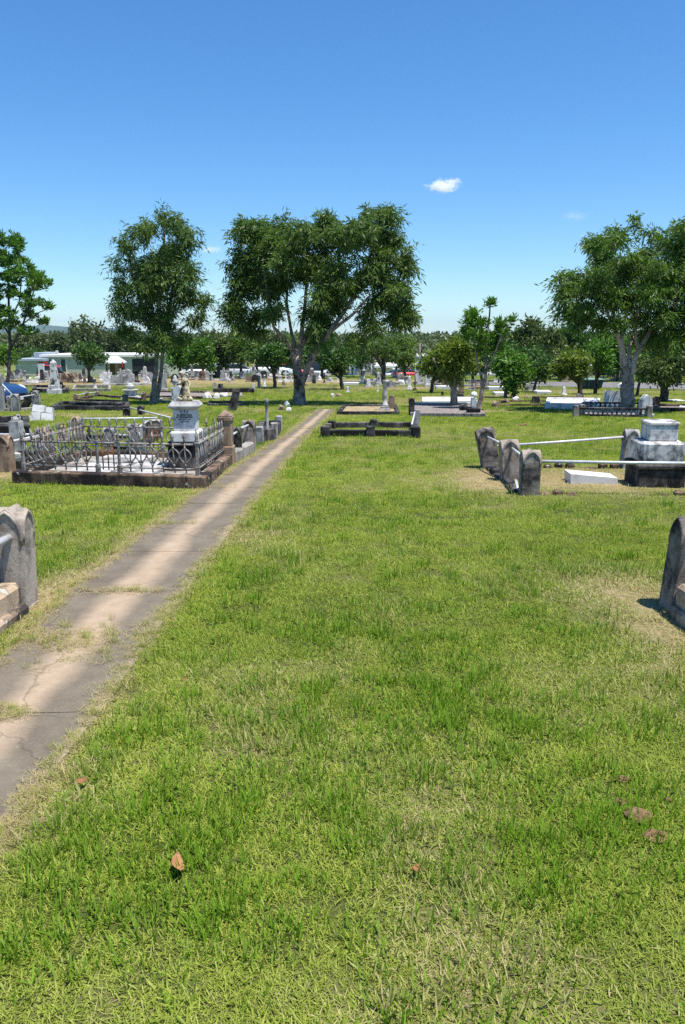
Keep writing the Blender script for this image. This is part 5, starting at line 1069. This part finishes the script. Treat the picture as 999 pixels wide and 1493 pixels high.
def wire_fence():
    d = 90; x0, x1 = px2x(478, d), px2x(606, d); n = 8; T = thing('wire_fence', 'thin chain link fence on grey posts far behind the centre graves', 'fence', ((x0+x1)/2, d, g(d)))
    ml = B().tube([(0, 0, -.2), (0, 0, 1.75)], .035, 6).mesh('fence_post', M['pipe'])
    for k in range(n+1): link('fence_post', ml, T, (x0+(x1-x0)*k/n-T.location.x, 0, 0))
    L = (x1-x0)/2
    B().tube([(-L, 0, 1.72), (0, 0, 1.72), (L, 0, 1.72)], .025, 6).obj('top_rail', M['pipe'], T)
    wb = B(); st = .5
    for k in range(int(2*L/st)):
        x = -L+k*st
        for s in (1, -1): wb.tube([(x, .01*s, .02 if s > 0 else 1.7), (min(L, x+1.68), .01*s, 1.7 if s > 0 else .02)], .006, 3)
    tag(wb.obj('wire_mesh', M['pipe'], T), None, None, None, 'stuff')
wire_fence()
def pole(label, px, d, top):
    P = V3((px2x(px, d), d, g(d))); h = row2z(top, d)-P.z; T = thing('power_pole', label, 'pole', P)
    B().tube([(0, 0, -.3), (0, 0, h*.6), (0, 0, h)], [.15, .13, .1], 8).obj('pole', M['bark'], T); B().box((0, 0, h-.6), (2.2, .1, .12), .01).obj('crossarm', M['bark'], T)
    for s in (-1, -.5, .5, 1): B().lathe([(.05, 0), (.07, .06), (.03, .16)], 6).obj('insulator', M['white_roof'], T, (s, 0, h-.48))
pole('wooden power pole right of the dark hanging tree', 591, 96, 502)
pole('wooden power pole seen against the far ridge left of the mango tree', 612, 150, 500)

# ------------------------------------------------------------------ hills and far woods
def hills():
    m, nt, p = new_mat('wooded_hillside'); geo = nd(nt, 'ShaderNodeNewGeometry').outputs['Position']
    n1 = noise(nt, geo, .012, 8, .7); n2 = noise(nt, geo, .05, 5, .7)
    c = mix(nt, ramp(nt, n1, [(.35, 0), (.65, 1)]), (.035, .055, .02), (.075, .09, .035)); c = mix(nt, .6, c, ramp(nt, n2, [(.35, .45), (.65, 1)]), 'MULTIPLY')
    nt.links.new(c, p.inputs['Base Color']); p.inputs['Roughness'].default_value = 1
    def ridge(d, rows, depth, label):
        pxs = np.arange(-700, 1800, 12); r0 = np.interp(pxs, [a for a, b_ in rows], [b_ for a, b_ in rows])
        V = []; ny = 13
        for j in range(ny):
            t = j/(ny-1); prof = math.sin(PI*t)**1.1; y = d-depth/2+depth*t
            for i, px in enumerate(pxs):
                top = onplane(float(px), float(r0[i])+1.2*(mnoise.noise(V3((px*.02, d*.01, 0)))+.6*mnoise.noise(V3((px*.07, d*.01, 3)))), d); x = top.x*(1+(y-d)/d*.2)
                z0 = g(y)-3; V.append((x, y, z0+(top.z-z0)*max(prof+.10*mnoise.noise(V3((px*.03, t*3, d)))*(1-prof), 0)))
        n = len(pxs); F = [(j*n+i, j*n+i+1, (j+1)*n+i+1, (j+1)*n+i) for j in range(ny-1) for i in range(n-1)]
        tag(link('hills', np_mesh('hills', V, F, m, None, True)), label, None, None, 'structure')
    ridge(5800, [(-700, 484), (-100, 480), (20, 477), (70, 474), (100, 477), (130, 475), (170, 479), (230, 484), (300, 487), (420, 488), (600, 489), (900, 487), (1300, 480), (1800, 484)], 1800, 'blue far hills on the horizon')
    ridge(3600, [(-700, 486), (0, 484), (60, 481), (120, 480), (160, 482), (240, 486), (330, 486), (500, 490), (700, 491), (1000, 489), (1800, 486)], 1200, 'lower hazy hills before the far hills')
    ridge(1500, [(-700, 492), (0, 493), (200, 492), (400, 494), (560, 492), (600, 492), (680, 490), (760, 493), (1000, 492), (1800, 490)], 500, 'wooded ridge beyond the buildings')
hills()
def far_wood():
    rg = np.random.default_rng(77); PO = []; DI = []; RN = []; SZ = []
    for k in range(800):
        d = float(rg.choice([175, 200, 230, 280, 350, 450, 600, 900, 1350, 1450], p=[.12, .12, .12, .12, .11, .1, .1, .07, .07, .07]))*float(rg.uniform(.95, 1.05)); px = float(rg.uniform(-420, 1420))
        row = float(np.interp(d, [170, 300, 600, 1500], [488, 488, 488, 488]))+float(rg.uniform(-4, 6))
        top = onplane(px, row, d); zb = g(d); h = max(3., top.z-zb); w_ = min(h*float(rg.uniform(.6, 1.1)), 16)
        n = 150; u = rg.normal(size=(n, 3)); u /= np.linalg.norm(u, axis=1, keepdims=True); u *= rg.random((n, 1))**.4
        PO.append(np.array([top.x, d, zb+h*.55])+u*np.array([w_*.55, w_*.55, h*.46])); DI.append(rg.normal(size=(n, 3))+u); RN.append(np.clip(rg.random(n)*.6+rg.uniform(0, .4), 0, 1)); SZ.append(np.full(n, max(.8, d*.0042)))
    p = np.concatenate(PO); s = np.concatenate(SZ)
    tag(link('far_wood', leaves_mesh('far_wood', M['leaf_far'], p, np.concatenate(DI), s*1.3, s*.8, np.concatenate(RN))), 'mass of far olive green woods behind the buildings', None, None, 'stuff')
far_wood()

# ------------------------------------------------------------------ clouds
def cloud(label, px, py, wpx, hpx, d, dens, seed):
    p = onplane(px, py, d); k = ppm(p); a, c = wpx/k/2, hpx/k/2
    m = bpy.data.materials.new('cloud_vapour'); m.use_nodes = True; nt = m.node_tree; nt.nodes.remove(nt.nodes['Principled BSDF'])
    tc = nd(nt, 'ShaderNodeTexCoord').outputs['Object']; mp = nd(nt, 'ShaderNodeMapping', {'Vector': tc, 'Scale': (1/a, 1/a, 1/c), 'Location': (0, 0, 0)}).outputs[0]
    ln = nd(nt, 'ShaderNodeVectorMath', {0: mp}, operation='LENGTH').outputs['Value']
    of = nd(nt, 'ShaderNodeMapping', {'Vector': tc, 'Scale': (2.6/a, 2.6/a, 1.5/c), 'Location': (seed, seed*.7, 0)}).outputs[0]
    nz = nd(nt, 'ShaderNodeTexNoise', {'Vector': of, 'Scale': 1.0, 'Detail': 6, 'Roughness': .62}).outputs['Fac']
    f = nd(nt, 'ShaderNodeMath', {0: nz, 1: 1.5, 2: -.25}, operation='MULTIPLY_ADD').outputs[0]
    f = nd(nt, 'ShaderNodeMath', {0: f, 1: ln}, operation='SUBTRACT').outputs[0]
    f = nd(nt, 'ShaderNodeMath', {0: f, 1: dens}, operation='MULTIPLY').outputs[0]
    f = nd(nt, 'ShaderNodeMath', {0: f, 1: 0.0}, operation='MAXIMUM').outputs[0]
    pv = nd(nt, 'ShaderNodeVolumePrincipled', {'Color': (1, 1, 1, 1), 'Density': f, 'Anisotropy': .0}); nt.links.new(pv.outputs[0], nt.nodes['Material Output'].inputs['Volume'])
    b = B().rock((0, 0, 0), (a, a*.8, c), 0, 2, 0); b.v = []; b.f = []; b.sm = []
    bm = bmesh.new(); bmesh.ops.create_icosphere(bm, subdivisions=2, radius=1.0)
    b.add([(v.co.x*a, v.co.y*a*.9, v.co.z*c) for v in bm.verts], [[v.index for v in f_.verts] for f_ in bm.faces]); bm.free()
    tag(b.obj('cloud', m, None, p), label, None, None, 'stuff')
cloud('small white puff of cloud in the blue sky', 648, 270, 96, 34, 2600, .16, 5.3)
cloud('thin wisp of cloud between the two left gum crowns', 308, 363, 60, 20, 2600, .06, 8.2)
cloud('faint thin wisp of cloud above the right gum', 838, 315, 80, 26, 2600, .014, 12.4)

# ------------------------------------------------------------------ little things on the lawn
def fallen_leaf(label, px, py, L, rz, curl, colr):
    P = at(px, py); b = B(); vs = []; n = 7
    for i in range(n):
        t = i/(n-1); w_ = L*.22*math.sin(PI*min(1, t*.95+.03))**.8; z = .034+curl*(t-.5)**2*L*4
        vs += [((t-.5)*L, -w_, z+w_*.5), ((t-.5)*L, 0, z), ((t-.5)*L, w_, z+w_*.5)]
    for i in range(n-1):
        for k in (0, 1): b.add([vs[i*3+k], vs[i*3+k+1], vs[i*3+k+4], vs[i*3+k+3]], [(0, 1, 2, 3)])
    b.tube([((-.5)*L, 0, .034+curl*L), (-.62*L, 0, .04+curl*L)], .0015, 4)
    m = plain_mat(label[:18], colr, .7, 0, .35, 30); tag(b.obj('fallen_leaf', m, None, P, (R(26), R(4), rz)), label, 'leaf')
fallen_leaf('large dry orange brown leaf lying in the near grass', 251, 1278, .10, R(105), .2, (.40, .20, .085))
fallen_leaf('small reddish brown dead leaf in the near grass right of centre', 598, 1278, .04, R(60), .3, (.3, .12, .05))
fallen_leaf('curled red brown dead leaf at the grass edge beside the path', 116, 1148, .05, R(40), .35, (.30, .13, .06))
fallen_leaf('tiny red leaf in the grass right of the path', 268, 997, .025, R(20), .3, (.28, .10, .05))
M['soil'] = stone_mat('brown_soil', (.21, .125, .065), (.11, .062, .032), .4, 0, (.28, .18, .10), sc_=20, bump=1)
for px, py, s, lab in ((907, 1138, .022, 'small brown soil clod topmost of the clods on the right'), (905, 1172, .018, 'brown soil clod between the upper and lower clods'), (932, 1194, .038, 'largest flat brown soil clod in the grass on the right'), (957, 1222, .03, 'lowest brown soil clod near the right edge'), (972, 1168, .015, 'tiny brown soil clod nearest the right edge'), (762, 621, .09, 'brown soil clod in the lawn before the railed grave')):
    b = B().rock((0, 0, s*.3), (s*1.3, s, s*.55), px, 2, .4).rock((s*.9, s*.3, s*.2), (s*.5, s*.5, s*.35), py, 2, .4); tag(b.obj('soil_clod', M['soil'], None, at(px, py)), lab, 'soil clod')

# ------------------------------------------------------------------ grass: blades gathered into tufts, tufts spread over the lawn
def grass_mat(name, lush, lush2, dry, dry2, trans=.35):
    m, nt, p = new_mat(name)
    r = nd(nt, 'ShaderNodeAttribute', None, attribute_name='rnd').outputs['Fac']
    d = nd(nt, 'ShaderNodeAttribute', None, attribute_name='dry', attribute_type='INSTANCER').outputs['Fac']
    t = nd(nt, 'ShaderNodeAttribute', None, attribute_name='tone', attribute_type='INSTANCER').outputs['Fac']
    v = nd(nt, 'ShaderNodeMath', {0: r, 1: .55, 2: t}, operation='MULTIPLY_ADD').outputs[0]
    a = ramp(nt, v, [(.2, lush), (1.1, lush2)]); b = ramp(nt, r, [(0, dry), (1, dry2)])
    dd = nd(nt, 'ShaderNodeMath', {0: r, 1: .5}, operation='SUBTRACT').outputs[0]
    dd = nd(nt, 'ShaderNodeMath', {0: dd, 1: .9, 2: d}, operation='MULTIPLY_ADD').outputs[0]
    c = mix(nt, ramp(nt, dd, [(.40, 0), (.84, 1)]), a, b)
    nt.links.new(c, p.inputs['Base Color']); p.inputs['Roughness'].default_value = .6; p.inputs['Specular IOR Level'].default_value = .14
    tr_ = nd(nt, 'ShaderNodeBsdfTranslucent', {'Color': mix(nt, 1.0, c, (1.25, 1.3, .7), 'MULTIPLY')})
    mx = nd(nt, 'ShaderNodeMixShader', {0: trans, 1: p.outputs[0], 2: tr_.outputs[0]}); nt.links.new(mx.outputs[0], nt.nodes['Material Output'].inputs['Surface'])
    return m
GM = grass_mat('lawn_blades', (.115, .18, .016), (.345, .40, .065), (.36, .29, .13), (.52, .44, .25))
GL = grass_mat('lush_blades', (.055, .135, .010), (.19, .32, .024), (.36, .30, .12), (.5, .42, .22), .4)
def tuft(name, mat, n, rad, Lr, Wr, up_, seed, bend=.5, leafy=False):
    rg = np.random.default_rng(seed); V = []; F = []; Rn = []
    for k in range(n):
        a = rg.uniform(0, 2*PI); q = rad*math.sqrt(rg.random()); b0 = np.array([q*math.cos(a), q*math.sin(a), -.004])
        L = rg.uniform(*Lr); W = rg.uniform(*Wr); th = rg.uniform(0, 2*PI); el = R(rg.uniform(*up_)); dr = np.array([math.cos(th)*math.cos(el), math.sin(th)*math.cos(el), math.sin(el)])
        sd_ = np.array([-math.sin(th), math.cos(th), 0]); i0 = len(V); rn = rg.random(); bd = bend*rg.uniform(.2, 1)
        pts = [b0, b0+dr*L*.5-np.array([0, 0, bd*L*.10]), b0+dr*L*.97-np.array([0, 0, bd*L*.42])]
        for i, w_ in enumerate((.75, 1.0, .12) if not leafy else (.2, 1.0, .3)):
            pz = pts[i]; pz = np.array([pz[0], pz[1], max(pz[2], -.004+.002*i)]); V += [pz-sd_*W*w_/2, pz+sd_*W*w_/2]
        for i in (0, 1): F.append((i0+2*i, i0+2*i+1, i0+2*i+3, i0+2*i+2)); Rn.append(rn)
    return bpy.data.objects.new(name, np_mesh(name, V, F, mat, {'rnd': ('FACE', Rn)}))
tcol = bpy.data.collections.new('grass_tufts')
spec = [('tuft_a', GM, 66, .085, (.018, .044), (.0024, .0042), (8, 60), 1, .6), ('tuft_b', GM, 66, .085, (.020, .048), (.0022, .004), (5, 50), 2, .6), ('tuft_c', GL, 16, .05, (.05, .105), (.0032, .0058), (40, 84), 3, .7), ('tuft_d', GL, 14, .06, (.04, .085), (.004, .0065), (28, 78), 4, .8),
        ('tuft_e', GM, 42, .09, (.03, .075), (.0018, .0032), (3, 30), 5, .5), ('tuft_f', GL, 14, .05, (.014, .026), (.009, .014), (10, 50), 6, .2, True), ('tuft_g', GM, 26, .035, (.05, .11), (.0018, .003), (25, 80), 7, .7), ('tuft_h', GM, 7, .16, (.03, .08), (.0014, .0026), (0, 9), 8, .2)]
for s in spec: tcol.objects.link(tuft(s[0], s[1], s[2], s[3], s[4], s[5], s[6], s[7], s[8], len(s) > 9))
def grass():
    X = []; Y = []; K = []; S = []
    for y0, y1, dens, sc0, sc1 in ((.75, 2.6, 1000, .8, 1.15), (2.6, 4.5, 760, .85, 1.25), (4.5, 8, 420, 1.0, 1.4), (8, 14, 230, 1.1, 1.45), (14, 26, 95, 1.3, 1.75), (26, 45, 30, 1.7, 2.3), (45, 95, 7, 2.3, 3.2)):
        hw = .47*y1+1.6; n = int(dens*(y1-y0)*2*hw); y = rng.uniform(y0, y1, n); x = rng.uniform(-hw, hw, n)
        ok = np.abs(x) < .47*y+1.6; x, y = x[ok], y[ok]; n = len(x); dr = dryness(x, y)
        lush = fbm(x+90, y+40, 1.0)*.6+fbm(x-20, y+70, .33)*.4
        u = rng.random(n); k = np.where(u < .5, 0, 1)
        k = np.where((lush > .54) & (rng.random(n) < np.where(y < 6, .26, .12)) & (dr < .5), np.where(rng.random(n) < .6, 2, 3), k)
        k = np.where((lush > .42) & (lush <= .56) & (rng.random(n) < .07), 2, k)
        k = np.where((y > 1.9) & (y < 3.7) & (lush > .45) & (rng.random(n) < .10) & (dr < .5), 2, k)
        k = np.where((dr > .55) & (rng.random(n) < .6), 4, k)
        k = np.where((fbm(x+5, y-60, .5) > .58) & (rng.random(n) < .35) & (y < 12), 5, k); k = np.where((rng.random(n) < .05) & (y < 9), 7, k)
        thin = np.where(dr > .75, rng.random(n) < .72, True)
        keep = thin & ~((x > pathL(y)-.03) & (x < pathR(y)+.03+np.where(y < 4, .05, 0)) & (y < PATH_END))
        for q in PLOTS: keep &= ~inquad(x, y, q)
        X.append(x[keep]); Y.append(y[keep]); K.append(k[keep]); S.append(rng.uniform(sc0, sc1, keep.sum()))
    # tufts that lean over the path's edges and sprout from its joints
    ey = rng.uniform(1.0, PATH_END, 2600)**1.0; ey = 1+(ey-1)*rng.random(2600); sd_ = rng.random(2600) < .5
    ex = np.where(sd_, pathL(ey), pathR(ey))+rng.normal(0, .035, 2600); X.append(ex); Y.append(ey); K.append(rng.choice([4, 6, 4, 1], 2600)); S.append(rng.uniform(.4, .85, 2600)*(1+ey*.03))
    jx = []; jy = []
    for j, nn, f0, f1 in ((3.35, 44, .0, .55), (4.3, 130, .0, 1.0), (5.33, 30, .15, .8), (7.75, 26, 0, .5), (2.3, 14, .5, 1), (10.15, 14, 0, 1), (13.75, 12, 0, 1), (17.35, 16, 0, 1), (19.75, 22, .2, 1), (24.5, 26, 0, 1)):
        for _ in range(nn):
            yy = j+random.gauss(0, (.03 if j != 4.3 else .17)); t = random.uniform(f0, f1); jx.append(float(pathL(yy)+(pathR(yy)-pathL(yy))*t)); jy.append(yy)
    X.append(np.array(jx)); Y.append(np.array(jy)); K.append(rng.choice([4, 6, 6, 4], len(jx))); S.append(rng.uniform(.45, .9, len(jx)))
    x, y, k, s = map(np.concatenate, (X, Y, K, S)); n = len(x); z = gz(y)+np.where(y < 60, .018*(fbm(x, y, 1.1)-.5), 0)-.003
    onp = (x > pathL(y)) & (x < pathR(y)) & (y < PATH_END); z = np.where(onp, gz(y)+.012, z)
    d = dryness(x, y); d = np.where(k == 7, 1.1, d); d = np.where(k == 6, np.clip(rng.uniform(.2, .9, n), 0, 1), d); tone = np.clip(.15+.55*fbm(x+13, y+2, 2.2)+rng.normal(0, .1, n), 0, 1)
    me = bpy.data.meshes.new('lawn'); me.vertices.add(n); me.vertices.foreach_set('co', np.c_[x, y, z].astype(np.float32).ravel())
    for nm, arr in (('dry', d), ('tone', tone), ('scl', s)):
        a = me.attributes.new(nm, 'FLOAT', 'POINT'); a.data.foreach_set('value', arr.astype(np.float32))
    a = me.attributes.new('kind', 'INT', 'POINT'); a.data.foreach_set('value', k.astype(np.int32))
    a = me.attributes.new('rot', 'FLOAT_VECTOR', 'POINT'); a.data.foreach_set('vector', np.c_[rng.normal(0, .08, n), rng.normal(0, .08, n), rng.uniform(0, 2*PI, n)].astype(np.float32).ravel())
    o = link('grass', me); tag(o, 'short mown lawn grass with longer lush tufts and dry patches', None, None, 'stuff')
    ng = bpy.data.node_groups.new('lawn', 'GeometryNodeTree'); ng.interface.new_socket('Geometry', in_out='INPUT', socket_type='NodeSocketGeometry'); ng.interface.new_socket('Geometry', in_out='OUTPUT', socket_type='NodeSocketGeometry')
    gi = ng.nodes.new('NodeGroupInput'); go = ng.nodes.new('NodeGroupOutput'); ip = ng.nodes.new('GeometryNodeInstanceOnPoints'); ci = ng.nodes.new('GeometryNodeCollectionInfo')
    ci.inputs['Collection'].default_value = tcol; ci.inputs['Separate Children'].default_value = True; ci.inputs['Reset Children'].default_value = True
    def na(nm, ty): q = ng.nodes.new('GeometryNodeInputNamedAttribute'); q.data_type = ty; q.inputs['Name'].default_value = nm; return q.outputs['Attribute']
    lk = ng.links.new; lk(gi.outputs[0], ip.inputs['Points']); lk(ci.outputs[0], ip.inputs['Instance']); ip.inputs['Pick Instance'].default_value = True
    lk(na('kind', 'INT'), ip.inputs['Instance Index']); lk(na('rot', 'FLOAT_VECTOR'), ip.inputs['Rotation']); lk(na('scl', 'FLOAT'), ip.inputs['Scale']); lk(ip.outputs[0], go.inputs[0])
    md = o.modifiers.new('lawn', 'NODES'); md.node_group = ng
    print('tufts', n, 'leaves', NL)
grass()

# ------------------------------------------------------------------ air
def haze():
    m = bpy.data.materials.new('haze_air'); m.use_nodes = True; nt = m.node_tree; nt.nodes.remove(nt.nodes['Principled BSDF'])
    pv = nd(nt, 'ShaderNodeVolumePrincipled', {'Color': (.42, .68, 1.0, 1), 'Density': .00007, 'Anisotropy': .2}); nt.links.new(pv.outputs[0], nt.nodes['Material Output'].inputs['Volume'])
    x, y0, y1, z0, z1 = 7400, -300, 7400, -19, 140
    V = [(sx*x, y, z) for z in (z0, z1) for y in (y0, y1) for sx in (-1, 1)]
    F = [(0, 2, 3, 1), (4, 5, 7, 6), (0, 1, 5, 4), (2, 6, 7, 3), (0, 4, 6, 2), (1, 3, 7, 5)]
    me = bpy.data.meshes.new('haze'); me.from_pydata(V, [], F); me.materials.append(m); tag(link('haze', me), 'thin pale blue haze in the air', None, None, 'stuff')
haze()
